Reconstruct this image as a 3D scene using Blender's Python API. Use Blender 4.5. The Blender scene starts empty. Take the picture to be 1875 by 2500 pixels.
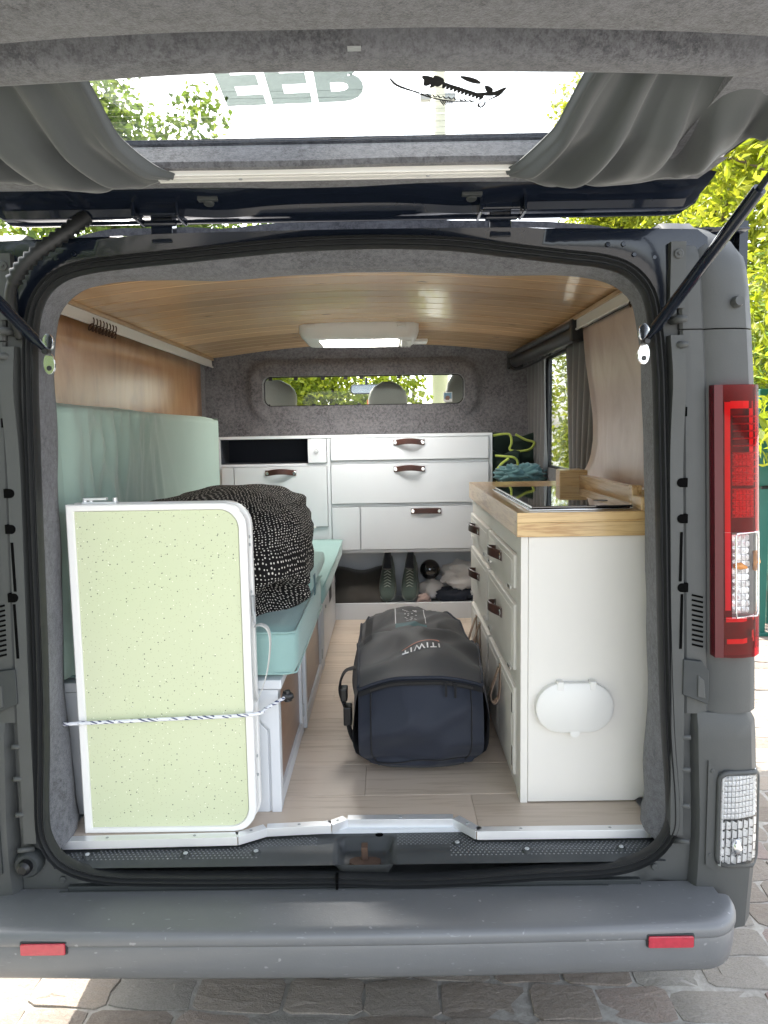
import bpy, bmesh, math, random
from mathutils import Vector, Matrix, noise
random.seed(7)
R = math.radians
S = bpy.context.scene
COL = S.collection

# ------------------------------------------------------------------ camera
cd = bpy.data.cameras.new('camera'); cam = bpy.data.objects.new('camera', cd); COL.objects.link(cam)
CP, PITCH, YAW, ROLL = Vector((0.10, -1.77, 1.58)), R(-6.1), R(0.36), R(0.95)
fw = Vector((-math.sin(YAW)*math.cos(PITCH), math.cos(YAW)*math.cos(PITCH), math.sin(PITCH)))
rt0 = fw.cross(Vector((0, 0, 1))).normalized(); up0 = rt0.cross(fw)
upv = up0*math.cos(ROLL) + rt0*math.sin(ROLL); rtv = fw.cross(upv)
cam.matrix_world = Matrix(((rtv.x, upv.x, -fw.x, CP.x), (rtv.y, upv.y, -fw.y, CP.y), (rtv.z, upv.z, -fw.z, CP.z), (0, 0, 0, 1)))
cd.sensor_fit = 'HORIZONTAL'; cd.sensor_width = 36; cd.lens = 36.0
cd.clip_start = 0.05; cd.clip_end = 2000
S.camera = cam
# ------------------------------------------------------------------ sky, sun, exposure
SUN_AZ, SUN_EL = R(-28), R(47)          # azimuth measured from +Y towards +X
w = bpy.data.worlds.new('World'); S.world = w; w.use_nodes = True
nt = w.node_tree
bg = nt.nodes['Background']
sky = nt.nodes.new('ShaderNodeTexSky'); sky.sky_type = 'NISHITA'; sky.sun_disc = False
sky.sun_elevation = SUN_EL; sky.sun_rotation = SUN_AZ
sky.air_density = 1.0; sky.dust_density = 3.0; sky.ozone_density = 1.0
hs = nt.nodes.new('ShaderNodeHueSaturation'); hs.inputs['Saturation'].default_value = .42      # hazy, whitish summer sky
nt.links.new(sky.outputs[0], hs.inputs['Color']); nt.links.new(hs.outputs[0], bg.inputs[0]); bg.inputs[1].default_value = 0.15
sd = bpy.data.lights.new('sun', 'SUN'); so = bpy.data.objects.new('sun', sd); COL.objects.link(so)
sd.energy = 2.7; sd.angle = R(0.5); sd.color = (1, 0.95, 0.87)
sv = Vector((math.sin(SUN_AZ)*math.cos(SUN_EL), math.cos(SUN_AZ)*math.cos(SUN_EL), math.sin(SUN_EL)))
so.rotation_euler = sv.to_track_quat('Z', 'Y').to_euler(); so.location = (-3, 3, 9)
S.view_settings.view_transform = 'Standard'; S.view_settings.look = 'None'
S.view_settings.gamma = 1.0; S.view_settings.use_curve_mapping = False
S.view_settings.exposure = 2.52
S.render.engine = 'CYCLES'
S.cycles.max_bounces = 10; S.cycles.diffuse_bounces = 6; S.cycles.transparent_max_bounces = 16
S.cycles.sample_clamp_indirect = 6

# ------------------------------------------------------------------ helpers
ORG = {}
def tag(o, label=None, cat=None, group=None, kind=None):
    if label: o['label'] = label
    if cat: o['category'] = cat
    if group: o['group'] = group
    if kind: o['kind'] = kind
    return o
def empty(name, loc, label=None, cat=None, group=None, parent=None):
    o = bpy.data.objects.new(name, None); COL.objects.link(o)
    o.empty_display_size = .1
    p = Vector(loc)
    if parent: o.parent = parent; o.location = p - ORG[parent.name]
    else: o.location = p
    ORG[o.name] = p
    return tag(o, label, cat, group)
def link(name, me, parent=None, at=None):
    o = bpy.data.objects.new(name, me); COL.objects.link(o)
    base = ORG[parent.name] if parent else Vector((0, 0, 0))
    at = Vector(at) if at is not None else base.copy()
    if parent: o.parent = parent
    o.location = at - base; ORG[o.name] = at
    return o
class MB:
    def __init__(s): s.v = []; s.f = []; s.m = []; s.uv = None
    def add(s, vs, fs, mi=0):
        b = len(s.v); s.v += [tuple(p) for p in vs]
        for f in fs: s.f.append(tuple(i+b for i in f)); s.m.append(mi)
        return s
    def box(s, x0, x1, y0, y1, z0, z1, mi=0):
        return s.add([(x0,y0,z0),(x1,y0,z0),(x1,y1,z0),(x0,y1,z0),(x0,y0,z1),(x1,y0,z1),(x1,y1,z1),(x0,y1,z1)],
              [(0,3,2,1),(4,5,6,7),(0,1,5,4),(1,2,6,5),(2,3,7,6),(3,0,4,7)], mi)
    def obox(s, c, size, rot=None, mi=0):
        hx, hy, hz = [q/2 for q in size]; rot = rot or Matrix.Identity(3); c = Vector(c)
        vs = [c + rot @ Vector((a*hx, b*hy, d*hz)) for d in (-1,1) for a,b in ((-1,-1),(1,-1),(1,1),(-1,1))]
        return s.add(vs, [(0,3,2,1),(4,5,6,7),(0,1,5,4),(1,2,6,5),(2,3,7,6),(3,0,4,7)], mi)
    def loft(s, rings, closed=True, cap=True, loop=False, mi=0):
        n = len(rings[0]); vs = [p for r in rings for p in r]; fs = []
        m = len(rings)
        for i in range(m if loop else m-1):
            a, b = i*n, ((i+1) % m)*n
            for j in range(n if closed else n-1):
                k = (j+1) % n
                fs.append((a+j, a+k, b+k, b+j))
        if cap and closed and not loop:
            fs.append(tuple(range(n-1, -1, -1))); fs.append(tuple((m-1)*n+j for j in range(n)))
        return s.add(vs, fs, mi)
    def tube(s, path, r, seg=8, cap=True, loop=False, mi=0):
        P = [Vector(p) for p in path]; rings = []; n = len(P); prev = None
        for i, p in enumerate(P):
            if loop: t = P[(i+1) % n] - P[i-1]
            else: t = P[min(i+1, n-1)] - P[max(i-1, 0)]
            t.normalize()
            if prev is None:
                u = t.orthogonal().normalized()
            else:
                u = (prev - t*prev.dot(t))
                u = u.normalized() if u.length > 1e-6 else t.orthogonal().normalized()
            prev = u; v = t.cross(u)
            rr = r[i] if isinstance(r, (list, tuple)) else r
            rings.append([p + (u*math.cos(a) + v*math.sin(a))*rr for a in [2*math.pi*k/seg for k in range(seg)]])
        return s.loft(rings, True, cap, loop, mi)
    def prism(s, poly, axis, a, b, mi=0):
        """poly of 2D points extruded along axis from a to b; axis x:(y,z) y:(x,z) z:(x,y)"""
        def mk(p, t): return {'x': (t, p[0], p[1]), 'y': (p[0], t, p[1]), 'z': (p[0], p[1], t)}[axis]
        return s.loft([[mk(p, a) for p in poly], [mk(p, b) for p in poly]], mi=mi)
    def disc(s, c, n, r, h, seg=12, mi=0):
        n = Vector(n).normalized(); c = Vector(c)
        return s.tube([c, c+n*h*.7, c+n*h], [r, r, r*.8], seg, mi=mi)
    def grid(s, fn, nu, nv, mi=0):
        vs = [fn(i/nu, j/nv) for j in range(nv+1) for i in range(nu+1)]
        fs = [(j*(nu+1)+i, j*(nu+1)+i+1, (j+1)*(nu+1)+i+1, (j+1)*(nu+1)+i) for j in range(nv) for i in range(nu)]
        return s.add(vs, fs, mi)
    def mesh(s, name, mats, origin=(0,0,0), smooth=False):
        me = bpy.data.meshes.new(name); o = Vector(origin)
        me.from_pydata([tuple(Vector(p)-o) for p in s.v], [], s.f)
        for m in (mats if isinstance(mats, (list, tuple)) else [mats]): me.materials.append(m)
        me.polygons.foreach_set('material_index', s.m)
        if smooth: me.polygons.foreach_set('use_smooth', [True]*len(s.f))
        bm = bmesh.new(); bm.from_mesh(me); bmesh.ops.recalc_face_normals(bm, faces=bm.faces); bm.to_mesh(me); bm.free()
        me.update(); return me
    def build(s, name, mats, parent=None, at=None, smooth=False, bevel=0, seg=2, solid=0, sub=0, auto=None):
        base = ORG[parent.name] if parent else Vector((0,0,0))
        at = Vector(at) if at is not None else base
        me = s.mesh(name, mats, at, smooth)
        o = link(name, me, parent, at)
        if solid:
            md = o.modifiers.new('solid', 'SOLIDIFY'); md.thickness = solid; md.offset = 0
        if bevel:
            md = o.modifiers.new('bevel', 'BEVEL'); md.width = bevel; md.segments = seg; md.limit_method = 'ANGLE'; md.angle_limit = R(35)
            md.harden_normals = False
        if sub:
            md = o.modifiers.new('sub', 'SUBSURF'); md.levels = sub; md.render_levels = sub
        if auto:
            me.set_sharp_from_angle(angle=R(auto))
        return o
def catmull(P, n, closed=True):
    P = [Vector(p) for p in P]; N = len(P); out = []
    segs = N if closed else N-1
    for i in range(segs):
        if closed: p0, p1, p2, p3 = P[i-1], P[i], P[(i+1) % N], P[(i+2) % N]
        else: p0, p1, p2, p3 = P[max(i-1,0)], P[i], P[i+1], P[min(i+2,N-1)]
        for k in range(n):
            t = k/n
            out.append(.5*((2*p1) + (p2-p0)*t + (2*p0-5*p1+4*p2-p3)*t*t + (3*p1-p0-3*p2+p3)*t**3))
    if not closed: out.append(P[-1])
    return out
def offset2(P, d):
    n = len(P); out = []
    for i in range(n):
        t = (P[(i+1) % n] - P[i-1]).normalized()
        out.append(P[i] + Vector((-t.y, t.x))*d)      # left of travel
    return out
def rrect(x0, x1, z0, z1, r, n=5, corners=(1,1,1,1)):
    """counter-clockwise rounded rectangle; corners: bl br tr tl"""
    pts = []
    for (cx, cz, a0, on) in ((x0, z0, 180, corners[0]), (x1, z0, 270, corners[1]), (x1, z1, 0, corners[2]), (x0, z1, 90, corners[3])):
        if not on: pts.append((cx, cz)); continue
        ox = cx + (r if cx == x0 else -r); oz = cz + (r if cz == z0 else -r)
        for k in range(n+1):
            a = R(a0 + 90*k/n); pts.append((ox + r*math.cos(a), oz + r*math.sin(a)))
    return pts
def lerp(a, b, t): return a + (b-a)*t
def interp(tab, x):
    if x <= tab[0][0]: return tab[0][1]
    for (a, va), (b, vb) in zip(tab, tab[1:]):
        if x <= b: return lerp(va, vb, (x-a)/(b-a))
    return tab[-1][1]
def sm(a, b, x):
    t = max(0, min(1, (x-a)/(b-a))); return t*t*(3-2*t)

# ------------------------------------------------------------------ materials
class NT:
    def __init__(s, name):
        s.mat = bpy.data.materials.new(name); s.mat.use_nodes = True
        s.t = s.mat.node_tree; s.b = s.t.nodes['Principled BSDF']; s.out = s.t.nodes['Material Output']
    def n(s, kind, **kw):
        nd = s.t.nodes.new('ShaderNode'+kind)
        for k, v in kw.items():
            if k.startswith('i_'): 
                key = k[2:].replace('_', ' ')
                nd.inputs[key].default_value = v
            else: setattr(nd, k, v)
        return nd
    def l(s, a, b): s.t.links.new(a, b)
    def coord(s, scale=(1,1,1), kind='Object', rand=False, rot=(0,0,0)):
        tc = s.n('TexCoord'); mp = s.n('Mapping'); mp.inputs['Scale'].default_value = scale; mp.inputs['Rotation'].default_value = rot
        s.l(tc.outputs[kind], mp.inputs[0])
        if rand:
            oi = s.n('ObjectInfo'); mu = s.n('Math', operation='MULTIPLY'); mu.inputs[1].default_value = 37.0
            s.l(oi.outputs['Random'], mu.inputs[0])
            cb = s.n('CombineXYZ'); s.l(mu.outputs[0], cb.inputs[0]); s.l(mu.outputs[0], cb.inputs[1]); s.l(mu.outputs[0], cb.inputs[2])
            s.l(cb.outputs[0], mp.inputs['Location'])
        return mp.outputs[0]
    def noise(s, vec, scale, detail=4, rough=.6, dist=0):
        nd = s.n('TexNoise'); nd.inputs['Scale'].default_value = scale; nd.inputs['Detail'].default_value = detail
        nd.inputs['Roughness'].default_value = rough; nd.inputs['Distortion'].default_value = dist
        s.l(vec, nd.inputs['Vector']); return nd.outputs[0]
    def ramp(s, fac, stops):
        r = s.n('ValToRGB'); el = r.color_ramp.elements
        while len(el) < len(stops): el.new(.5)
        for e, (p, c) in zip(el, stops): e.position = p; e.color = (*c, 1) if len(c) == 3 else c
        s.l(fac, r.inputs[0]); return r.outputs[0]
    def mix(s, fac, a, b, mode='MIX'):
        m = s.n('Mix', data_type='RGBA', blend_type=mode)
        for sock, val in ((m.inputs[0], fac), (m.inputs[6], a), (m.inputs[7], b)):
            if isinstance(val, (int, float)): sock.default_value = val
            elif isinstance(val, tuple): sock.default_value = (*val, 1)
            else: s.l(val, sock)
        return m.outputs[2]
    def math(s, op, a, b=None):
        m = s.n('Math', operation=op)
        for sock, val in ((m.inputs[0], a), (m.inputs[1], b)):
            if val is None: continue
            if isinstance(val, (int, float)): sock.default_value = val
            else: s.l(val, sock)
        return m.outputs[0]
    def bump(s, h, strength=.3, dist=.002):
        b = s.n('Bump'); b.inputs['Strength'].default_value = strength; b.inputs['Distance'].default_value = dist
        s.l(h, b.inputs['Height']); s.l(b.outputs[0], s.b.inputs['Normal']); return b
    def set(s, col=None, rough=None, metal=None, spec=None, coat=None, sheen=None):
        for key, v in (('Base Color', col), ('Roughness', rough), ('Metallic', metal), ('Specular IOR Level', spec), ('Coat Weight', coat), ('Sheen Weight', sheen)):
            if v is None: continue
            if isinstance(v, tuple): s.b.inputs[key].default_value = (*v, 1)
            elif isinstance(v, (int, float)): s.b.inputs[key].default_value = v
            else: s.l(v, s.b.inputs[key])
        return s
def simple(name, col, rough=.5, metal=0, spec=.5, var=.12, vscale=6, bump=0, bscale=200, rvar=.1, coat=0, sheen=0):
    t = NT(name); v = t.coord()
    n1 = t.noise(v, vscale, 5)
    c = t.mix(n1, tuple(q*(1-var) for q in col), tuple(min(1, q*(1+var)) for q in col))
    rr = t.n('MapRange'); rr.inputs[3].default_value = max(0, rough-rvar); rr.inputs[4].default_value = min(1, rough+rvar)
    t.l(t.noise(v, vscale*2.3, 4), rr.inputs[0])
    t.set(c, rr.outputs[0], metal, spec, coat, sheen)
    if bump: t.bump(t.noise(v, bscale, 3), bump, .002)
    return t.mat
def felt(name, dark, light, scale=1):
    t = NT(name); v = t.coord()
    a = t.noise(v, 70*scale, 4, .8); b = t.noise(v, 9, 4); c = t.noise(v, 260*scale, 3, .8)
    base = t.ramp(a, [(.40, dark), (.58, light)])
    base = t.mix(.40, base, t.ramp(c, [(.38, dark), (.62, light)]))
    base = t.mix(t.ramp(b, [(.3, (0,0,0)), (.75, (.45,.45,.45))]), base, tuple(q*1.25 for q in light), 'MIX')
    t.set(base, .95, 0, .15, None, .25)
    t.bump(t.math('ADD', c, t.math('MULTIPLY', a, .8)), .6, .003)
    return t.mat
def wood(name, c0, c1, c2, along='X', sc=1.0, rough=.4, knots=True, coat=0, rings=1.0, rand=True, knot_col=(.16,.07,.03), vary=.25):
    t = NT(name)
    st = {'X': (.9, 14, 14), 'Y': (14, .9, 14), 'Z': (14, 14, .9)}[along]
    v = t.coord(tuple(q*sc for q in st), rand=rand)
    n1 = t.noise(v, 2.2, 5, .55, .6*rings)
    n2 = t.noise(v, 9.0, 4, .6)
    n3 = t.noise(t.coord((1,1,1), rand=rand), 2.5, 2)
    g = t.math('ADD', t.math('MULTIPLY', n1, .75), t.math('MULTIPLY', n2, .25))
    gg = t.math('FRACT', t.math('MULTIPLY', g, 5.0*rings))
    tri = t.math('ABSOLUTE', t.math('SUBTRACT', gg, .5))
    col = t.ramp(tri, [(.02, c1), (.22, c0), (.5, c0)])
    col = t.mix(t.ramp(n3, [(.35, (0,0,0)), (.7, (1,1,1))]), col, c2, 'MIX') if vary else col
    if vary:
        col = t.mix(.55, t.ramp(tri, [(.02, c1), (.3, c0)]), col)
        oi = t.n('ObjectInfo'); k = t.n('MapRange'); k.inputs[3].default_value = 1-vary; k.inputs[4].default_value = 1+vary*.5
        t.l(oi.outputs['Random'], k.inputs[0])
        cb = t.n('CombineColor'); [t.l(k.outputs[0], cb.inputs[i]) for i in range(3)]
        col = t.mix(1.0, col, cb.outputs[0], 'MULTIPLY')
    if knots:
        kv = {'X': (2.2, 7, 7), 'Y': (7, 2.2, 7), 'Z': (7, 7, 2.2)}[along]
        vo = t.n('TexVoronoi'); vo.inputs['Scale'].default_value = 1.6; t.l(t.coord(tuple(q*sc for q in kv), rand=rand), vo.inputs['Vector'])
        kf = t.ramp(vo.outputs['Distance'], [(.03, (1,1,1)), (.085, (0,0,0))])
        col = t.mix(kf, col, knot_col)
    t.set(col, rough, 0, .5, coat)
    t.bump(n2, .12, .001)
    return t.mat
def fabric(name, col, weave=900, rough=.9, var=.12, bump=.35, sheen=.3):
    t = NT(name); v = t.coord()
    a = t.noise(t.coord((1, 1, 6)), weave*.5, 2); b = t.noise(t.coord((6, 6, 1)), weave*.35, 2); n3 = t.noise(v, 3.5, 4)
    w_ = t.math('ADD', a, b)
    c = t.mix(t.math('MULTIPLY', w_, .5), tuple(q*(1-var*1.6) for q in col), tuple(min(1, q*(1+var*1.6)) for q in col))
    c = t.mix(t.ramp(n3, [(.3, (0,0,0)), (.7, (.3,.3,.3))]), c, tuple(q*.75 for q in col))
    t.set(c, rough, 0, .25, None, sheen); t.bump(w_, bump, .0015)
    return t.mat
def glass(name, tint=(1,1,1), refl=.08, rough=.02):
    t = NT(name); t.t.nodes.remove(t.b)
    tr = t.n('BsdfTransparent'); tr.inputs[0].default_value = (*tint, 1)
    gl = t.n('BsdfGlossy'); gl.inputs['Roughness'].default_value = rough
    fr = t.n('Fresnel'); fr.inputs[0].default_value = 1.45
    mx = t.n('MixShader'); f = t.math('MULTIPLY', fr.outputs[0], refl*12)
    f = t.math('MINIMUM', f, .9)
    t.l(f, mx.inputs[0]); t.l(tr.outputs[0], mx.inputs[1]); t.l(gl.outputs[0], mx.inputs[2]); t.l(mx.outputs[0], t.out.inputs[0])
    return t.mat
def leafmat(name, c_dark, c_mid, c_lite, trans=.5):
    t = NT(name); g = t.n('NewGeometry')
    col = t.ramp(g.outputs['Random Per Island'], [(0, c_dark), (.5, c_mid), (1, c_lite)])
    t.set(col, .5, 0, .4)
    tl = t.n('BsdfTranslucent'); t.l(t.mix(1, col, (1.0, 1.0, .55), 'MULTIPLY'), tl.inputs[0])
    mx = t.n('MixShader'); mx.inputs[0].default_value = trans
    t.l(t.b.outputs[0], mx.inputs[1]); t.l(tl.outputs[0], mx.inputs[2]); t.l(mx.outputs[0], t.out.inputs[0])
    return t.mat
M = {}
M['felt'] = felt('grey_felt', (.040,.0405,.046), (.152,.155,.170))
M['felt_dark'] = felt('dark_felt', (.042,.041,.046), (.225,.22,.232))
M['paint'] = simple('dark_blue_paint', (.007,.010,.018), .12, 0, .3, .2, 3, rvar=.05, coat=.25)
M['plastic'] = simple('grey_plastic', (.060,.063,.062), .55, 0, .4, .14, 9, .12, 260)
M['plastic_dark'] = simple('dark_plastic', (.032,.036,.037), .6, 0, .4, .2, 12, .12, 300)
M['rubber'] = simple('rubber', (.014,.015,.016), .5, 0, .45, .25, 20, .1, 200)
M['hole_shade'] = simple('deep_shadow_black', (.004,.004,.004), .9, 0, 0, .1, 20)  # flat black that paints the shade inside holes, slots and the seal gap
M['black'] = simple('black_plastic', (.008,.008,.009), .4, 0, .5, .2, 20)
M['alu'] = simple('aluminium', (.84,.85,.86), .38, .6, .5, .06, 8, .05, 300)
M['chrome'] = simple('chrome', (.75,.76,.77), .16, 1, .5, .05, 8)
M['silver'] = simple('silver_reflector', (.86,.86,.86), .3, .45, .5, .10, 60, rvar=.12)
M['sillp'] = simple('sill_plastic', (.048,.052,.054), .5, 0, .45, .35, 14, .12, 260)
def bumper_mat():
    t = NT('bumper_plastic'); v = t.coord()
    c = t.mix(t.noise(v, 5, 5), (.110,.114,.119), (.155,.159,.165))
    sc = t.ramp(t.noise(t.coord((6, 30, 30)), 7, 2, .4, .4), [(.70, (0,0,0)), (.74, (1,1,1))])
    sp = t.ramp(t.noise(v, 55, 1, .3), [(.74, (0,0,0)), (.78, (1,1,1))])
    c = t.mix(t.math('MULTIPLY', sc, .35), c, (.30,.31,.32)); c = t.mix(t.math('MULTIPLY', sp, .5), c, (.36,.36,.36))
    r = t.n('MapRange'); r.inputs[3].default_value = .26; r.inputs[4].default_value = .48; t.l(t.noise(v, 9, 4), r.inputs[0])
    t.set(c, r.outputs[0], 0, .6); t.bump(t.noise(v, 190, 3), .12, .002); return t.mat
M['bumper'] = bumper_mat()
M['rust'] = simple('rusty_steel', (.10,.062,.045), .75, .4, .4, .4, 60, .5, 300)
M['white'] = simple('white_paint', (.645,.665,.69), .42, 0, .45, .03, 3, .06, 40)
M['cream'] = simple('cream_white_paint', (.72,.695,.65), .45, 0, .45, .035, 4, .10, 30)
M['white_plastic'] = simple('white_plastic', (.76,.75,.72), .35, 0, .5, .02, 5)
M['white_metal'] = simple('white_edge_profile', (.82,.81,.79), .35, 0, .5, .03, 6)
M['leather'] = simple('brown_leather', (.060,.024,.018), .42, 0, .5, .3, 40, .3, 260)
M['leather_pale'] = simple('pale_leather', (.36,.26,.19), .6, 0, .4, .2, 40, .2, 260)
M['mint'] = fabric('mint_fabric', (.285,.445,.42))
M['sage'] = fabric('sage_sheet', (.315,.415,.36), 700, .9, .06, .2)
M['curtain'] = fabric('grey_curtain', (.070,.077,.080), 900, .85, .05, .2)
M['curtain_dark'] = fabric('dark_grey_curtain', (.15,.146,.145), 900, .9, .08, .2)
M['bag'] = fabric('navy_nylon', (.019,.023,.036), 800, .62, .25, .25, .1)
M['bag_top'] = fabric('charcoal_nylon', (.060,.060,.064), 800, .6, .18, .2, .1)
M['bag_black'] = fabric('black_webbing', (.010,.010,.012), 500, .7, .3, .5, .1)
M['green_bag'] = fabric('dark_green_nylon', (.010,.024,.017), 700, .6, .25, .3, .1)
M['lime'] = fabric('lime_piping', (.42,.50,.09), 700, .7)
M['teal_cloth'] = fabric('teal_cloth', (.10,.20,.21), 500, .9)
M['brown_bag'] = fabric('dark_brown_cloth', (.045,.040,.034), 500, .8)
M['shoe'] = fabric('green_mesh', (.06,.082,.07), 400, .8, .3, .6)
M['shoe_dark'] = fabric('dark_lining', (.02,.023,.03), 400, .8)
M['sole'] = simple('shoe_sole', (.30,.33,.29), .7, 0, .4)
M['cloth_white'] = fabric('white_cloth', (.68,.66,.65), 500, .9, .04, .2)
M['cloth_pink'] = fabric('pink_cloth', (.36,.26,.23), 500, .9)
M['hob'] = simple('black_glass', (.004,.004,.005), .03, 0, .6, .1, 5, rvar=.01, coat=1)
M['headrest'] = simple('beige_headrest', (.42,.40,.355), .7, 0, .4, .1, 8, .2, 300)
M['ceil'] = wood('ceiling_pine', (.82,.545,.30), (.68,.40,.19), (.76,.48,.25), 'X', 1.0, .25, True, .35, .8)
M['ceil_trim'] = wood('trim_pine', (.58,.40,.23), (.42,.25,.12), (.5,.33,.18), 'Y', 1.0, .35, False)
M['floor'] = wood('oak_vinyl', (.60,.495,.40), (.47,.37,.28), (.66,.56,.465), 'X', 1.1, .40, False, 0, .8, vary=.16)
M['pine_x'] = wood('counter_pine_x', (.70,.475,.215), (.46,.25,.085), (.76,.55,.28), 'X', .8, .3, False, .3, 1.5, vary=.16)
M['pine_y'] = wood('counter_pine_y', (.66,.45,.225), (.46,.26,.10), (.72,.53,.29), 'Y', .8, .3, False, .3, 1.4, vary=.16)
M['brown_panel'] = wood('brown_panel', (.20,.095,.05), (.15,.065,.033), (.23,.12,.065), 'Y', .6, .3, False, .2, .6, vary=.1)
def plywood(name, c0, c1, c2, rough):
    t = NT(name); v = t.coord((3, 3, 1.4)); n1 = t.noise(v, 1.6, 6, .62, 1.6); n2 = t.noise(t.coord((60, 60, 6)), 4, 3)
    big = t.noise(t.coord(), 2.4, 3)
    col = t.ramp(n1, [(.3, c1), (.5, c0), (.7, c2)])
    col = t.mix(t.math('MULTIPLY', n2, .3), col, c1)
    r = t.n('MapRange'); r.inputs[3].default_value = rough-.08; r.inputs[4].default_value = rough+.12; t.l(big, r.inputs[0])
    t.set(col, r.outputs[0], 0, .8, 1.0); t.b.inputs['Coat Roughness'].default_value = .27
    t.bump(t.noise(t.coord((40, 40, 12)), 6, 3), .25, .001); return t.mat
M['ply'] = plywood('stained_plywood', (.45,.235,.10), (.30,.125,.042), (.54,.33,.17), .36)
M['ply_r'] = plywood('pale_plywood', (.54,.40,.32), (.45,.315,.245), (.60,.47,.39), .42)
def laminate():
    t = NT('speckled_laminate'); base = (.58,.63,.42)
    col = t.mix(t.ramp(t.noise(t.coord(), 2.2, 2), [(.35, (0,0,0)), (.65, (1,1,1))]), base, (.60,.635,.44))
    for sc, rr, thr, c, gate in ((56, .085, 1, (.10,.12,.085), .80), (102, .085, 1, (.30,.30,.17), .74), (70, .08, 1, (.9,.9,.78), .82), (150, .09, 1, (.42,.40,.20), .84)):
        v = t.n('TexVoronoi'); v.inputs['Scale'].default_value = sc; v.inputs['Randomness'].default_value = 1
        v.voronoi_dimensions = '2D'
        tc = t.n('TexCoord'); se = t.n('SeparateXYZ'); t.l(tc.outputs['Object'], se.inputs[0]); cb = t.n('CombineXYZ')
        t.l(se.outputs[0], cb.inputs[0]); t.l(se.outputs[2], cb.inputs[1]); t.l(cb.outputs[0], v.inputs['Vector'])
        s2 = t.n('SeparateColor'); t.l(v.outputs['Color'], s2.inputs[0])
        f = t.math('MULTIPLY', t.math('LESS_THAN', v.outputs['Distance'], rr), t.math('GREATER_THAN', s2.outputs[0], gate))
        col = t.mix(f, col, c)
    t.set(col, .38, 0, .5); return t.mat
M['laminate'] = laminate()
def dots():
    t = NT('dotted_fabric'); tc = t.n('TexCoord')
    v = t.n('TexVoronoi'); v.voronoi_dimensions = '2D'; v.inputs['Scale'].default_value = 1; v.inputs['Randomness'].default_value = .42
    mp = t.n('Mapping'); mp.inputs['Scale'].default_value = (78, 104, 1); t.l(tc.outputs['UV'], mp.inputs[0]); t.l(mp.outputs[0], v.inputs['Vector'])
    s2 = t.n('SeparateColor'); t.l(v.outputs['Color'], s2.inputs[0])
    rad = t.math('ADD', t.math('MULTIPLY', s2.outputs[1], .09), .145)
    f = t.math('LESS_THAN', v.outputs['Distance'], rad)
    col = t.mix(f, (.007,.0065,.0065), (.66,.62,.57))
    t.set(col, .85, 0, .2, None, 0); t.bump(t.noise(t.coord(), 500, 2), .3, .001); return t.mat
M['dots'] = dots()
def rope():
    t = NT('flecked_rope'); w1 = t.n('TexWave'); w1.wave_type = 'BANDS'; w1.bands_direction = 'DIAGONAL'; w1.inputs['Scale'].default_value = 28; w1.inputs['Distortion'].default_value = 0
    t.l(t.coord((1, .4, 3)), w1.inputs[0])
    n = t.noise(t.coord((30, 60, 60)), 1.6, 0)
    f = t.math('MULTIPLY', t.math('GREATER_THAN', w1.outputs[1], .62), t.math('GREATER_THAN', n, .5))
    t.set(t.mix(f, (.80,.81,.84), (.06,.07,.16)), .7); t.bump(w1.outputs[1], .5, .002); return t.mat
M['rope'] = rope()
M['glass'] = glass('clear_glass', (.93,.96,.95), .05)
M['glass_tail'] = glass('tailgate_glass', (.88,.90,.87), .03)
M['lens_red'] = glass('red_lens', (.70,.014,.030), .05, .05)
M['lens_clear'] = glass('clear_lens', (.96,.96,.96), .07, .03)
M['red_dark'] = simple('dark_red_plastic', (.085,.006,.011), .22, 0, .4, .1, 10, rvar=.04)
M['red'] = simple('red_reflector', (.42,.025,.045), .22, 0, .5, .3, 90, .3, 160, coat=.6)
M['amber'] = simple('amber_bulb', (.75,.30,.06), .15, 0, .5)
M['grey_film'] = glass('grey_window_film', (.36,.385,.37), .0, .6)
M['ink'] = simple('black_ink', (.01,.01,.01), .6)
M['defrost'] = simple('heater_wire', (.10,.09,.07), .6)
M['silver_print'] = simple('silver_print', (.62,.63,.65), .5)
M['white_print'] = simple('white_print', (.85,.85,.85), .5)
M['coral_print'] = simple('coral_print', (.62,.26,.19), .6)
M['teal_print'] = simple('teal_print', (.06,.14,.16), .6)
M['strap'] = fabric('white_strap', (.60,.60,.57), 500, .8)
M['gate_green'] = simple('green_gate_paint', (.012,.13,.10), .4, 0, .5, .15, 4)
M['steel'] = simple('galvanised_steel', (.42,.44,.45), .5, .4, .5)
M['bark'] = simple('bark', (.10,.075,.05), .9, 0, .3, .4, 14, .8, 30)
M['cane'] = simple('bamboo_cane', (.30,.34,.10), .5, 0, .4, .25, 10)
M['yellow_post'] = simple('pale_post_paint', (.80,.76,.58), .6)
M['leaf_sun'] = leafmat('yellow_green_leaf', (.13,.17,.015), (.30,.36,.03), (.52,.52,.07), .5)
M['leaf_green'] = leafmat('green_leaf', (.09,.15,.04), (.18,.26,.07), (.30,.36,.11), .5)
M['leaf_bamboo'] = leafmat('bamboo_leaf', (.12,.24,.08), (.26,.40,.16), (.40,.50,.18), .5)
def skylight():
    t = NT('skylight_diffuser'); t.set((.85,.85,.85), .5)
    t.b.inputs['Emission Color'].default_value = (1, .98, .94, 1); t.b.inputs['Emission Strength'].default_value = 8.0
    return t.mat
M['skylight'] = skylight()
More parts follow.
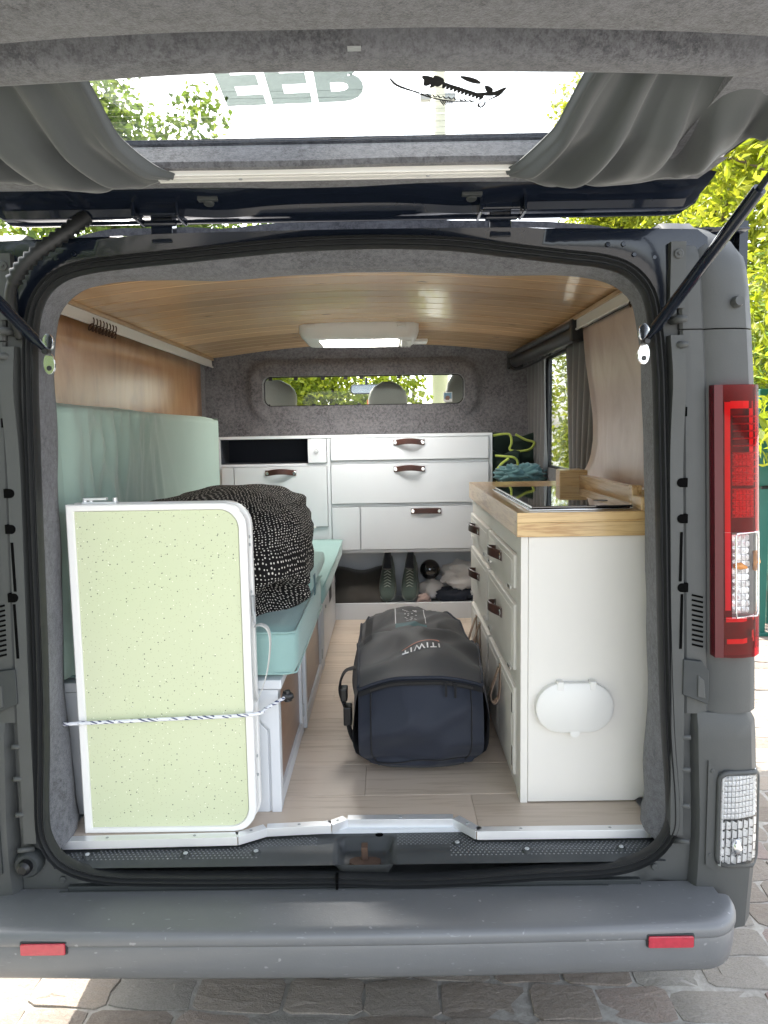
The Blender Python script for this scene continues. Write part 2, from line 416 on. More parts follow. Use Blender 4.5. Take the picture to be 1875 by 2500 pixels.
def stone():
    t = NT('paving_stone'); v = t.coord(rand=True); oi = t.n('ObjectInfo')
    base = t.ramp(oi.outputs['Random'], [(0, (.19,.15,.12)), (.35, (.26,.215,.175)), (.6, (.27,.26,.235)), (.8, (.32,.265,.215)), (1, (.29,.21,.19))])
    n = t.noise(v, 9, 6, .65); n2 = t.noise(v, 45, 4)
    col = t.mix(t.ramp(n, [(.3, (0,0,0)), (.7, (.8,.8,.8))]), base, t.mix(.6, base, (.33,.305,.275)))
    col = t.mix(t.ramp(n2, [(.35, (.4,.4,.4)), (.6, (0,0,0))]), col, (.10,.085,.07))
    t.set(col, .8, 0, .35); t.bump(t.math('ADD', n, t.math('MULTIPLY', n2, .4)), .7, .008); return t.mat
M['stone'] = stone()
def sand():
    t = NT('sandy_joint'); v = t.coord(); n = t.noise(v, 30, 6, .7); n2 = t.noise(v, .8, 3)
    col = t.ramp(n, [(.3, (.25,.235,.21)), (.7, (.46,.44,.405))])
    t.set(col, .95, 0, .2); t.bump(n, .8, .006); return t.mat
M['sand'] = sand()
#==MATERIALS_END==
# ================================================================== ground and paving
g = MB().grid(lambda u, v: ((u-.5)*600, (v-.5)*600, -.0045), 1, 1).build('ground', M['sand']); g['kind'] = 'structure'
ORG[g.name] = Vector((0,0,0))
def stone_mesh(k):
    rnd = random.Random(100+k); mb = MB()
    base = []
    for (ax, ay, bx, by) in ((-1,-1,1,-1),(1,-1,1,1),(1,1,-1,1),(-1,1,-1,-1)):
        for t in (.12, .5, .88):
            base.append((lerp(ax,bx,t)*.5 + rnd.uniform(-.035,.035), lerp(ay,by,t)*.5 + rnd.uniform(-.05,.05)))
    tilt = (rnd.uniform(-.004,.004), rnd.uniform(-.004,.004))
    rings = [[(x, y, -.03) for x,y in base], [(x, y, -.008) for x,y in base],
             [(x*.982, y*.97, -.001+x*tilt[0]+y*tilt[1]+rnd.uniform(-.001,.001)) for x,y in base],
             [(x*.5, y*.5, .0015+x*tilt[0]+y*tilt[1]+rnd.uniform(-.002,.002)) for x,y in base]]
    mb.loft(rings, cap=False); n = len(base)
    mb.f.append(tuple(3*n+j for j in range(n))); mb.m.append(0)
    return mb.mesh('paving_stone', M['stone'], smooth=False)
SM = [stone_mesh(k) for k in range(12)]
rnd = random.Random(3); cells = []
y = -.42; row = 0
while y < 5.2:
    dp = rnd.uniform(.125, .155); x = -1.5 + rnd.uniform(0, .2)
    while x < 3.6:
        wd = rnd.uniform(.17, .27)
        xc, yc = x+wd/2, y+dp/2 - .05*(x-.3)
        if (xc < 1.1 and -.42 < yc < .50) or (xc >= 1.1 and yc > -.3 and xc < 1.15+.55*(yc+1.0) and xc < 3.5): cells.append((xc, yc, wd, dp))
        x += wd
    y += dp
cells.sort(key=lambda c: (c[0]-CP.x)**2 + (c[1]-CP.y)**2)
def put_stone(c, i):
    o = bpy.data.objects.new('paving_stone', SM[i % 12]); COL.objects.link(o); o.parent = g
    o.location = (c[0], c[1], rnd.uniform(-.003, .002)); o.rotation_euler = (0, 0, R(-2.8+rnd.uniform(-1.5,1.5)))
    o.scale = (c[2]-.004, c[3]-.004, 1)
for i, c in enumerate(cells[:290]): put_stone(c, i)
if len(cells) > 290:
    mb = MB()
    for i, c in enumerate(cells[290:]):
        me = SM[i % 12]; mb.add([(v.co.x*(c[2]-.004)+c[0], v.co.y*(c[3]-.004)+c[1], v.co.z) for v in me.vertices], [tuple(p.vertices) for p in me.polygons])
    o = mb.build('distant_paving', M['stone'], g); o['kind'] = 'stuff'

# ================================================================== the van
van = empty('camper_van', (0, 2.2, 0), 'dark camper van with raised tailgate and fitted white cupboards seen from behind', 'van')
OPEN = [(-.047,.510),(-.25,.512),(-.45,.515),(-.60,.522),(-.69,.55),(-.728,.60),(-.735,.67),(-.722,.85),(-.712,1.077),(-.705,1.356),(-.699,1.57),(-.693,1.728),(-.685,1.82),
        (-.666,1.88),(-.628,1.918),(-.57,1.936),(-.47,1.947),(-.321,1.959),(-.178,1.971),(-.05,1.978),(.10,1.979),(.25,1.972),(.378,1.956),(.50,1.940),(.58,1.930),(.635,1.912),
        (.674,1.87),(.690,1.80),(.701,1.70),(.708,1.55),(.716,1.356),(.727,1.077),(.740,.85),(.755,.68),(.750,.605),(.70,.55),(.605,.525),(.45,.518),(.25,.505),(.10,.503)]
LOOP = [Vector((p.x, p.y)) for p in catmull([Vector((a, b, 0)) for a, b in OPEN], 4)]
def sweep(profile, loop=LOOP):
    offs = {}
    rings = []
    lists = [offset2(loop, n) for n, yy in profile]
    for i in range(len(loop)):
        rings.append([(lists[k][i].x, profile[k][1], lists[k][i].y) for k in range(len(profile))])
    return rings
# door seal
sp = [(n_*.88+.007, y_) for n_, y_ in [(-.001,.016),(-.002,-.002),(.003,-.012),(.008,-.007),(.0095,-.007),(.014,-.018),(.0195,-.009),(.021,-.009),(.025,-.016),(.030,-.005),(.033,.012)]]
o = MB().loft(sweep(sp), closed=False, cap=False, loop=True).build('door_seal', M['rubber'], van, smooth=True, auto=40)
# painted rear frame
def clip(P): return Vector((max(-.815, min(.825, P.x)), max(.468, min(2.028 - .012*(P.x/.8)**2, P.y))))
a_ = offset2(LOOP, .033); b_ = offset2(LOOP, .075); c_ = [clip(p) for p in offset2(LOOP, .20)]
b_ = [clip(p) for p in b_]
rings = [[(a_[i].x, .016, a_[i].y), (b_[i].x, .006, b_[i].y), (c_[i].x, .012, c_[i].y), (c_[i].x, .10, c_[i].y + (.02 if c_[i].y > 1.9 else 0))] for i in range(len(LOOP))]
fr_m = MB().loft(rings, closed=False, cap=False, loop=True)
for k, f_ in enumerate(fr_m.f):
    c = fr_m.v[f_[0]]
    if c[2] < 1.84: fr_m.m[k] = 1
fr = fr_m.build('rear_frame', [M['paint'], M['plastic']], van, smooth=True, auto=50)
# pressed details along the header: a fold line, spot welds, hinge pockets
mb = MB()
for xx, zz in ((.60,1.985),(.635,1.985),(.60,1.955),(.66,1.962),(.705,1.955),(-.60,1.985),(-.64,1.975)):
    mb.disc((xx, .008, zz), (0,-1,0), .0055, .003, 10)
mb.build('spot_welds', M['paint'], van)['kind'] = 'stuff'
for xx in (-.40, .36):
    h = MB(); h.box(xx-.024, xx+.024, .0085, .05, 2.006, 2.072)
    h.tube([(xx-.036, .0, 2.045), (xx+.036, .0, 2.045)], .006, 8)
    h.build('tailgate_hinge', M['paint'], van, bevel=.003)
# felt lined reveal of the opening (slightly bellied), returning to the walls behind
rp = [(.010,.010),(.010,.03),(.011,.06),(.014,.09),(.018,.125),(.026,.15),(.15,.155)]
def topdrop(r):
    out = []
    for (x, yy, z) in r:
        dz = -(.012+.028*sm(.62, .20, abs(x)))*sm(1.86, 1.94, z)*sm(.0, .09, yy)
        x -= math.copysign(1, x)*.028*sm(.95, .66, z)*sm(.545, .60, z)*sm(.01, .09, yy)
        wob = .0045*noise.noise(Vector((x*9, yy*14, z*9)))
        out.append((x+wob, yy, z+dz+wob))
    return out
rings = [topdrop(r) for r in sweep(rp)]
keep = [i for i in range(len(LOOP)) if LOOP[i].y > .545]
i0 = max(range(len(keep)-1), key=lambda k: keep[k+1]-keep[k]) if len(keep) < len(LOOP) else 0
# rings above the sill only: order them starting left of the sill
n = len(LOOP); start = next(i for i in range(n) if LOOP[i].y > .562 and LOOP[i-1].y <= .562)
seq = []
i = start
while LOOP[i % n].y > .562: seq.append(rings[i % n]); i += 1
MB().loft(seq, closed=False, cap=False).build('felt_lining', M['felt'], van, smooth=True)

# ---- corner pillars
PROF = [(.778,.045),(.782,-.002),(.788,-.007),(.800,-.008),(.806,-.008),(.832,-.006),(.838,-.001),(.858,-.010),(.90,-.012),(.935,-.004),(.957,.018),(.969,.06),(.974,.15),(.975,.40)]
SX = [(.36,1.02),(.6,1.02),(.92,1.014),(1.3,1.0),(1.67,.985),(1.9,.965),(2.05,.95)]
def pil_pt(x, y, z, out=0):
    k = interp(SX, z); X = x*k; Y = y
    if z > 1.82:
        t = min(1, (z-1.82)/.232); e = math.sqrt(max(0, 1-t*t)); xm = .81 + .135*e
        X = min(X, xm); Y = y + .07*(1-e)*sm(.84, .93, x) + .10*(1-math.sqrt(max(0, 1-sm(1.90, 2.05, z)**2)))
    return X, Y
def pillar(sgn, z0, z1, n, xa=0, xb=99, grow=0, prof=PROF):
    mb = MB(); rr = []
    for i in range(n+1):
        z = lerp(z0, z1, i/n); ring = []
        for (x, y) in prof:
            X, Y = pil_pt(x, y, z)
            ring.append((sgn*X, Y-grow, z))
        rr.append(ring)
    mb.loft(rr, closed=False, cap=False)
    # close the top and bottom edges
    for ring in (rr[0], rr[-1]):
        b = [(p[0], .12, p[2]) for p in ring]; mb.loft([ring, b], closed=False, cap=False)
    return mb
for sg in (1, -1):
    p = pillar(sg, 1.795, 2.05, 14).build('upper_corner_trim', M['plastic'], van, smooth=True, auto=32)
    p = pillar(sg, .90, 1.792, 16).build('corner_pillar', M['plastic'], van, smooth=True, auto=32)
    # gutter strip beside the seal, with black inserts painting the shade of drain holes and slots
    gs = MB()
    rr = []
    for i in range(40):
        z = lerp(.60, 1.78, i/39); k = interp(SX, z); bul = .010*math.exp(-((z-1.70)/.09)**2)
        xc = (.766 + .006*sm(1.45, 1.72, z))*k
        rr.append([(sg*(xc-.020), .004, z), (sg*(xc-.017), -.014-bul, z), (sg*(xc+.012), -.016-bul, z), (sg*(xc+.017), .002, z)])
    gs.loft(rr, closed=False, cap=False).build('gutter_strip', M['plastic'], van, smooth=True, auto=30)
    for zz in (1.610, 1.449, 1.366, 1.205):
        k = interp(SX, zz); MB().prism([(sg*q, zz_) for q, zz_ in rrect(.764*k, .784*k+.004, zz-.0105, zz+.0105, .0100, 6, (1,0,0,1))], 'y', -.0168, .0).build('drain_hole_shade', M['hole_shade'], van)
    for z0, z1 in ((1.22, 1.335), (1.06, 1.19)):
        k = interp(SX, z0); MB().box(sg*(.770*k)-.003, sg*(.770*k)+.003, -.0172, 0, z0, z1).build('gutter_slot_shade', M['hole_shade'], van)
    for zz in (1.814, 1.758):
        k = interp(SX, zz); MB().tube([(sg*.765*k, -.0, zz), (sg*.775*k, -.022, zz), (sg*.790*k, -.03, zz)], [.010, .009, .006], 8).build('rubber_buffer', M['plastic'], van, smooth=True)
    for zz in (.84, .76, .67, .58):
        k = interp(SX, zz); MB().tube([(sg*.762*k, 0, zz), (sg*.792*k, -.02, zz+.006)], [.008, .006], 6).build('trim_clip', M['plastic'], van, smooth=True)
    # shade of the air vent slits, painted as black bars above the bumper corner
    for q in range(11):
        zz = 1.065 + q*.0118; k = interp(SX, zz)
        MB().obox((sg*.812*k, -.0075, zz), (.026, .006, .0042), Matrix.Rotation(sg*R(14), 3, 'Y')).build('vent_slit_shade', M['hole_shade'], van)
    # latch pocket on the pillar
    mb = MB(); k = interp(SX, .89)
    mb.prism([(sg*.772*k, .950), (sg*.832*k, .925), (sg*.832*k, 1.005), (sg*.815*k, 1.03), (sg*.772*k, 1.035)], 'y', -.020, .01, 0)
    mb.prism([(sg*.805*k, .945), (sg*.824*k, .940), (sg*.820*k, .985), (sg*.805*k, .998)], 'y', -.023, -.018, 1)
    mb.build('latch_pocket', [M['plastic_dark'], M['plastic']], van, bevel=.002)
    # screw plate at the top corner, round cap on the outer trim
    mb = MB(); mb.box(sg*.752-.017, sg*.752+.017, -.012, .01, 1.84, 1.985); mb.disc((sg*.752, -.012, 1.958), (0,-1,0), .011, .004, 14); mb.disc((sg*.752, -.016, 1.958), (0,-1,0), .004, .003, 8)
    mb.build('screw_plate', M['plastic'], van, bevel=.002)
    mb = MB(); mb.disc((sg*.882, -.006, 1.85), (.15*sg, -1, .1), .013, .020, 16); mb.build('rubber_cap', M['plastic'], van, smooth=True, auto=50)

    # ---- tail lamp
    lamp = empty('tail_lamp', (sg*.9, 0, 1.3), parent=van)
    def lp(x, y, z): 
        X, Y = pil_pt(x, y, z); return (sg*X, Y, z)
    ZL0, ZL1 = 1.042, 1.668
    HP = [(.842,.0),(.843,-.016),(.850,-.020)]
    mb = MB(); mb.loft([[lp(x, y, lerp(ZL0, ZL1, i/8)) for x, y in ((.843,.0),(.844,-.030),(.862,-.034),(.866,-.016))] for i in range(9)], closed=False, cap=False)
    mb.build('lamp_rim', M['red_dark'], lamp, smooth=True, auto=40)
    LP = [(.862,-.032),(.88,-.037),(.905,-.037),(.935,-.028),(.957,-.004),(.972,.05),(.977,.10)]
    def lens(z0, z1, name, m, x0=0, x1=9, off=0, n=8):
        mb = MB(); pts = [q for q in LP if x0 <= q[0] <= x1]
        mb.loft([[lp(x, y-off, lerp(z0, z1, i/n)) for x, y in pts] for i in range(n+1)], closed=False, cap=False)
        return mb.build(name, m, lamp, smooth=True)
    lens(ZL0+.0, 1.135, 'red_lens', M['lens_red']); lens(1.335, ZL1, 'red_lens', M['lens_red'])
    lens(1.1355, 1.3345, 'red_lens', M['lens_red'], 0, .885, 0); 
    lens(1.136, 1.334, 'clear_lens', M['lens_clear'], .88, 9, .002)
    # inside: backing, bright light guides, ribs, reflector cups and the indicator bowl
    mb = MB(); mb.loft([[lp(x, y, lerp(ZL0, ZL1, i/8)) for x, y in ((.86,-.012),(.90,-.014),(.94,-.006),(.962,.03),(.974,.10))] for i in range(9)], closed=False, cap=False)
    mb.build('lamp_housing', simple('lamp_housing_grey', (.10,.10,.10), .4, .0, .5, .5, 25), lamp, smooth=True)
    mb = MB()
    def bar(x0, x1, z0, z1, y=-.024, th=.008):
        yy = lambda x: interp([(.86,-.018),(.90,-.020),(.935,-.014),(.962,.022),(.974,.09)], x)
        mb.loft([[lp(x, yy(x), z0), lp(x, yy(x), z1)] for x in (x0, (x0+x1)/2, x1)], closed=False, cap=False)
    bar(.872, .885, 1.15, 1.63); bar(.885, .945, 1.615, 1.632); bar(.930, .947, 1.45, 1.615); bar(.874,.950,1.122,1.134); bar(.876,.950,1.070,1.082); bar(.936,.948,1.082,1.10)
    mb.build('light_guide', simple('light_guide_white', (.92,.92,.92), .3, 0, .5, .05), lamp)
    rib = MB()
    for q in range(11):
        zz = 1.43 + q*.0165
        rib.loft([[lp(x, y-.008, zz), lp(x, y-.0145, zz+.002), lp(x, y-.008, zz+.004)] for x, y in ((.888,-.012),(.91,-.012),(.935,-.006),(.958,.02))], closed=False, cap=False)
    rib.build('reflector_rib', M['silver'], lamp)['kind'] = 'stuff'
    for zz, hh in ((1.475, .035), (1.398, .032)):
        mb = MB(); rr_ = random.Random(int(zz*1000))
        for a in range(6):
            for b in range(5):
                x = .890+a*.0085; z = zz-hh+b*hh*.42
                c = Vector(lp(x+.004, -.021, z+hh*.2)); rs = [Vector(lp(x, -.014, z)), Vector(lp(x+.008, -.014, z)), Vector(lp(x+.008, -.014, z+hh*.4)), Vector(lp(x, -.014, z+hh*.4))]
                mb.add(rs+[c], [(0,1,4),(1,2,4),(2,3,4),(3,0,4)])
        mb.build('reflector_facets', M['silver'], lamp)['kind'] = 'stuff'
    dk = MB(); dk.loft([[lp(x, y-.006, z) for x, y in ((.892,-.012),(.91,-.013),(.926,-.010))] for z in (1.535, 1.60)], closed=False, cap=False)
    dk.build('bulb_recess', M['red_dark'], lamp)
    # indicator bowl
    mb = MB()
    for a in range(7):
        for b in range(12):
            x0 = .889+a*.0115; z0 = 1.142+b*.0155; y0 = interp([(.889,-.015),(.93,-.011),(.975,.06)], x0); y1 = interp([(.889,-.015),(.93,-.011),(.975,.06)], x0+.011)
            dd = .014*math.sin(a*2.1+b*1.3+a*b)
            mb.add([lp(x0, y0, z0), lp(x0+.0105, y1, z0), lp(x0+.0105, y1, z0+.0145), lp(x0, y0, z0+.0145), lp(x0+.005, (y0+y1)/2-.007+dd*.3, z0+.007)], [(0,1,4),(1,2,4),(2,3,4),(3,0,4)])
    mb.build('indicator_facets', M['silver'], lamp)['kind'] = 'stuff'
    mb = MB(); c = Vector(lp(.905, -.022, 1.255)); mb.tube([c+Vector((-.014*sg, .004, 0)), c, c+Vector((.016*sg, 0, -.004))], [.005, .009, .003], 10); c = Vector(lp(.950,-.008,1.262)); mb.tube([c+Vector((0,.01,-.02)), c, c+Vector((0,.01,.024))], [.005, .008, .005], 10)
    mb.build('indicator_bulb', M['amber'], lamp, smooth=True)
    fr_ = MB(); pts = [(.889,1.138),(.944,1.138),(.950,1.15),(.951,1.32),(.944,1.334),(.889,1.332),(.8875,1.32),(.8875,1.15)]
    fr_.tube([lp(x, interp([(.88,-.040),(.905,-.040),(.935,-.031),(.957,-.007)], x), z) for x, z in pts], .0022, 6, loop=True)
    fr_.build('lens_frame', M['chrome'], lamp, smooth=True)

    # ---- bumper corner panel with the lower lamp
    BP = [(.80,.03),(.806,-.004),(.815,-.018),(.85,-.022),(.90,-.020),(.945,-.006),(.972,.03),(.985,.09),(.988,.40)]
    mb = MB(); rr = []
    for i in range(17):
        z = lerp(.36, .905, i/16); k = 1 + .012*math.sin(math.pi*sm(.3, .9, z)) ; t = sm(.86, .905, z)
        rr.append([(sg*(x*k+.008-(.012*t if x > .9 else 0)), y+.012*t, z - (.012*(x-.8)/.19 if i == 16 else 0)) for x, y in BP])
    mb.loft(rr, closed=False, cap=False); top = rr[-1]; mb.loft([top, [(p[0]*.985, .2, p[2]+.004) for p in top]], closed=False, cap=False)
    mb.build('bumper_corner', M['plastic'], van, smooth=True, auto=35)
    ll = empty('lower_lamp', (sg*.92, 0, .64), parent=van)
    out = rrect(.872, .984, .525, .755, .022, 4)
    def bl(x, z, off): 
        y = interp([(.80,-.012),(.85,-.022),(.90,-.020),(.945,-.006),(.972,.03),(.985,.075)], (x-.008)/(1+.012*math.sin(math.pi*sm(.3,.9,z)))) - off - .004
        return (sg*x, y, z)
    mb = MB(); mb.tube([bl(x, z+.012*(.93-x)/.1, .002) for x, z in out], .0065, 8, loop=True); mb.build('lamp_surround', M['plastic'], ll, smooth=True)
    mb = MB()
    for a in range(11):
        for b in range(16):
            x0 = .876+a*.0095; z0 = .533+b*.0137; q = .0086; top_ = b >= 8
            pk = bl(x0+q/2, z0+.0065, .006 if top_ else .003)
            if not top_: continue
            vs = [bl(x0, z0, -.002), bl(x0+q, z0, -.002), bl(x0+q, z0+.0125, -.002), bl(x0, z0+.0125, -.002), pk]
            mb.add(vs, [(0,1,4),(1,2,4),(2,3,4),(3,0,4)])
    rl_ = random.Random(17)
    for a in range(7):
        x0 = .878+a*.0148; nseg = 5
        for b in range(nseg):
            z0 = .533+b*.0215; h1 = rl_.uniform(-.0015,.002); h2 = rl_.uniform(-.002,.001)
            mb.add([bl(x0, z0, h2), bl(x0+.0072, z0+.002, .006+h1), bl(x0+.0142, z0, -.003), bl(x0+.0142, z0+.021, -.003), bl(x0+.0072, z0+.019, .006+h1), bl(x0, z0+.021, h2)], [(0,1,4,5),(1,2,3,4)])
    mb.loft([[bl(.8735, z, .004), bl(.8775, z, .009), bl(.884, z, .002)] for z in (.532, .60, .68, .75)], closed=False, cap=False)
    mb.build('reflector_facets', M['silver'], ll)['kind'] = 'stuff'
    mb = MB(); mb.loft([[bl(x, .527, .009), bl(x, .753, .009)] for x in (.872,.885,.90,.92,.94,.955,.97,.984)], closed=False, cap=False); mb.build('clear_lens', M['lens_clear'], ll, smooth=True)
    mb = MB(); c = Vector(bl(.917, .575, .006)); mb.tube([c+Vector((0,.006,-.02)), c, c+Vector((0,.006,.02))], [.008,.013,.008], 10); mb.build('bulb', M['chrome'], ll, smooth=True)
    mb = MB(); mb.prism([(sg*.846, .53), (sg*.868, .515), (sg*.868, .765), (sg*.846, .79)], 'y', -.0255, -.015); mb.disc((sg*.856, -.0255, .765), (0,-1,0), .005, .002, 8); mb.disc((sg*.856, -.0255, .555), (0,-1,0), .005, .002, 8)
    mb.build('lamp_bracket', M['plastic_dark'] if sg < 0 else M['plastic'], ll)
# rubber stop at the lower left of the opening, small bolts
for sx in (-.79,):
    mb = MB(); mb.tube([(sx, .01, .545), (sx, -.012, .545), (sx, -.020, .545)], [.034, .033, .027], 18, mi=0); mb.tube([(sx, -.015, .547), (sx, -.035, .547), (sx, -.042, .547)], [.018, .017, .010], 14, mi=1)
    mb.build('rubber_stop', [M['plastic_dark'], M['black']], van, smooth=True, auto=40)
for sx, sz in ((-.715, .495), (.735, .508)):
    MB().disc((sx, .008, sz), (0,-1,0), .008, .005, 10).build('bolt', M['plastic'], van)

# ---- bumper
path = []
for k in range(9): a = R(180 + 90*k/8); path.append(((-.80 + .098*math.cos(a)), (-.05 + .115*math.sin(a))))
for k in range(1, 16): t = k/16; path.append((lerp(-.80, .80, t), -.165 - .012*math.sin(math.pi*t)))
for k in range(9): a = R(270 + 90*k/8); path.append((.80 + .098*math.cos(a), -.05 + .115*math.sin(a)))
path = path
rings = []
for i, (x, y) in enumerate(path):
    a = Vector(path[max(i-1,0)]); b = Vector(path[min(i+1,len(path)-1)]); t = (b-a).normalized(); nn = Vector((t.y, -t.x))
    P = Vector((x, y)); q = lambda o_, z: (P.x+nn.x*o_, P.y+nn.y*o_, z)
    inner = Vector((max(-.83, min(.83, x*.93)), .008)); mid = Vector((lerp(inner.x, P.x, .55), lerp(inner.y, P.y-nn.y*.04, .55)))
    rings.append([(inner.x, inner.y+.01, .445), (inner.x, inner.y, .470), (mid.x, mid.y, .4725), q(-.030,.472), q(-.014,.4705), q(-.005,.466), q(-.001,.458), q(.0,.447), q(-.001,.441), q(-.0055,.4375), q(-.003,.431), q(-.005,.39), q(-.010,.362), q(-.022,.349), q(-.06,.344), q(-.10,.344)])
bump_ = MB().loft(rings, closed=False, cap=False).build('rear_bumper', M['bumper'] if 'bumper' in M else M['plastic'], van, smooth=True, auto=60)
for sx in (-.688, .712):
    mb = MB(); yy = -.1685
    mb.prism(rrect(sx-.0535, sx+.0535, .4225, .4545, .004, 2), 'y', yy+.008, yy, 0); o = mb.build('reflector_surround', M['plastic_dark'], bump_, bevel=.001)
    mb = MB(); mb.prism(rrect(sx-.050, sx+.050, .4255, .4515, .003, 2), 'y', yy-.001, yy-.006); mb.build('red_reflector', M['red'], bump_, bevel=.001)
mb = MB(); mb.box(-.70, .70, -.004, .03, .445, .482); mb.box(-.72, .62, -.010, -.004, .468, .4725); mb.build('lower_frame', M['plastic_dark'], van, bevel=.003)

MB().box(-.043, -.037, -.0175, .0, .474, .508).build('seal_joint', M['hole_shade'], van)
# ---- load sill: tread plate with studs, latch recess and striker
SILL = .536
pl = [(-.735,.060),(-.295,.070),(-.228,.110),(-.062,.122),(-.022,.150),(.257,.147),(.31,.081),(.762,.080)]
front = lambda x: .012
mb = MB()
cols = [(-.735 + i*.0115) for i in range(131)]
def back(x): return interp(pl, x) + .01
def sill_z(x, y):
    z = SILL - .012*sm(.05, .0, y)
    r = max(abs(x-.027)/.072, abs(y-.058)/.052)
    if r < 1.25: z -= .030*sm(1.0, .84, r)
    return z
nv = 16
def sf(u, v):
    x = lerp(-.735, .762, u); y = lerp(.004, back(x), v); return (x, y, sill_z(x, y))
mb.grid(sf, 170, nv); sill = mb.build('load_sill', M['sillp'] if 'sillp' in M else M['plastic_dark'], van, smooth=True)
st = MB(); r_ = 0; y = .030
while y < .15:
    x = -.715 + (r_ % 2)*.0055
    while x < .745:
        if y < back(x)-.012 and y > .022+.02*sm(.30, .12, abs(x)) + (.03 if -.40 < x < .42 and False else 0) and not (-.095 < x < .11) and not (-.24 < x < .24 and y < .072):
            s_ = .0036; z = sill_z(x, y)-.0005
            st.add([(x-s_, y, z), (x, y-s_*.7, z), (x+s_, y, z), (x, y+s_*.7, z), (x, y, z+.0026)], [(0,1,4),(1,2,4),(2,3,4),(3,0,4)])
        x += .011
    y += .0075; r_ += 1
st.build('tread_studs', M['bumper'], sill)['kind'] = 'stuff'
for sx, sy in ((-.665,.040),(-.42,.040),(-.245,.046),(.26,.075),(.43,.040),(.665,.044)):
    mb = MB(); mb.tube([(sx, sy, SILL-.004), (sx, sy, SILL+.003)], [.013, .011], 14, mi=0); mb.disc((sx, sy, SILL+.003), (0,0,1), .006, .003, 8, mi=1); mb.build('sill_screw', [M['plastic_dark'], M['steel']], sill)
MB().disc((.062, .122, SILL-.0005), (0,0,1), .0105, .0015, 14).build('drain_hole_shade', M['hole_shade'], sill)  # black disc painting the shade of a hole, sill not cut
mb = MB(); zr = SILL-.030
mb.prism([(-.012,.035),(.005,.022),(.05,.022),(.066,.035),(.066,.052),(.052,.062),(.002,.062),(-.012,.052)], 'z', zr, zr+.006)
mb.box(.018, .034, .046, .058, zr, zr+.042); mb.box(.018, .034, .032, .058, zr+.036, zr+.046)
mb.build('latch_striker', M['rust'], sill, bevel=.0015)
# aluminium edging, five lengths
for (a, b) in zip(pl[:-1], pl[1:]):
    A = Vector((*a, 0)); B = Vector((*b, 0)); t = (B-A).normalized(); nn = Vector((t.y, -t.x, 0)); L = (B-A).length; mid = (A+B)/2
    rot = Matrix((t, -nn, Vector((0,0,1)))).transposed()
    mb = MB(); mb.obox(mid + (-nn)*.009 + Vector((0,0,.5645)), (L-.001, .024, .003), rot); mb.obox(mid + nn*.0035 + Vector((0,0,.555)), (L-.001, .003, .022), rot)
    k = max(1, int(L/.22))
    for q in range(k):
        c = A + t*L*((q+.5)/k) - nn*.008; mb.disc((c.x, c.y, .566), (0,0,1), .0042, .0012, 8, mi=1)
    mb.build('edge_trim', [M['alu'], M['steel']], van, bevel=.0006)
# ---- floor planks
fl = MB().box(-.93, .93, .13, 2.62, .50, .545).build('floor_base', M['white'], van)
rows = []
y = .094
yb = [.0, .094, .285, .487] + [.487+.19*k for k in range(1, 12)]
PX = {0:[-.735,-.256,.301,.317,.762],1:[-.95,.317,.95],2:[-.95,.020,.95],3:[-.95,.55,.95]}
for i in range(len(yb)-1):
    y0, y1 = yb[i], yb[i+1]
    cuts = PX.get(i) or [-.95, rnd.uniform(-.5,.5), .95]
    for x0, x1 in zip(cuts[:-1], cuts[1:]):
        if i < 2:
            # front boards follow the edging line
            xs = [q for q in [x0+.0004] + [p[0] for p in pl if x0 < p[0] < x1] + [x1-.0004] if -.735 <= q <= .765 or True]
            xs = sorted(set(max(-.735, min(.762, q)) for q in xs)); 
            fb = lambda x: max(y0+.0004, interp(pl, x)+.002)
            poly = [(x, fb(x)) for x in xs]
            if i == 0 and x0 > -.3 and x1 < .31: continue
            if len(xs) < 2: continue
            poly = [(x, min(v, y1-.0005)) for x, v in poly] + [(xs[-1], y1-.0006), (xs[0], y1-.0006)]
            mb = MB(); mb.prism(poly, 'z', .545, .5625)
        else:
            mb = MB().box(x0+.0005, x1-.0005, y0+.0006, y1-.0006, .545, .5625)
        c = ((x0+x1)/2, (y0+y1)/2, .555)
        mb.build('floor_plank', M['floor'], van, at=c, bevel=.0008, seg=1)

# ---- body shell: sides, roof, bulkhead, cab
def slab(name, x0, x1, y0, y1, z0, z1, m, bev=0): return MB().box(x0, x1, y0, y1, z0, z1).build(name, m, van, bevel=bev)
slab('body_side', -.965, -.945, .12, 2.75, .40, 2.06, M['paint'])
slab('body_side', .945, .965, .12, 1.70, .40, 2.06, M['paint']); slab('body_side', .945, .965, 2.30, 2.75, .40, 2.06, M['paint'])
slab('body_side', .945, .965, 1.70, 2.30, .40, 1.385, M['paint']); slab('body_side', .945, .965, 1.70, 2.30, 1.93, 2.06, M['paint'])
mb = MB(); mb.grid(lambda u, v: (lerp(-.955, .955, u), lerp(.09, 3.30, v), 2.036 + .075*(1-(2*u-1)**4)*sm(0, .35, v)), 16, 20); mb.build('roof', M['paint'], van, smooth=True, solid=.006)
MB().grid(lambda u, v: (lerp(-.955, .955, u), lerp(.15, .152, v), lerp(2.0, 2.036, v)), 12, 1).build('roof_edge', M['paint'], van)
# side window glass and dark frame
MB().box(.952, .956, 1.66, 2.34, 1.34, 1.96).build('side_window', M['glass'], van)
mb = MB(); pts = rrect(1.69, 2.305, 1.376, 1.937, .05, 5); mb.tube([(.944, y_, z_) for y_, z_ in pts], .010, 6, loop=True); mb.build('window_gasket', M['rubber'], van, smooth=True)
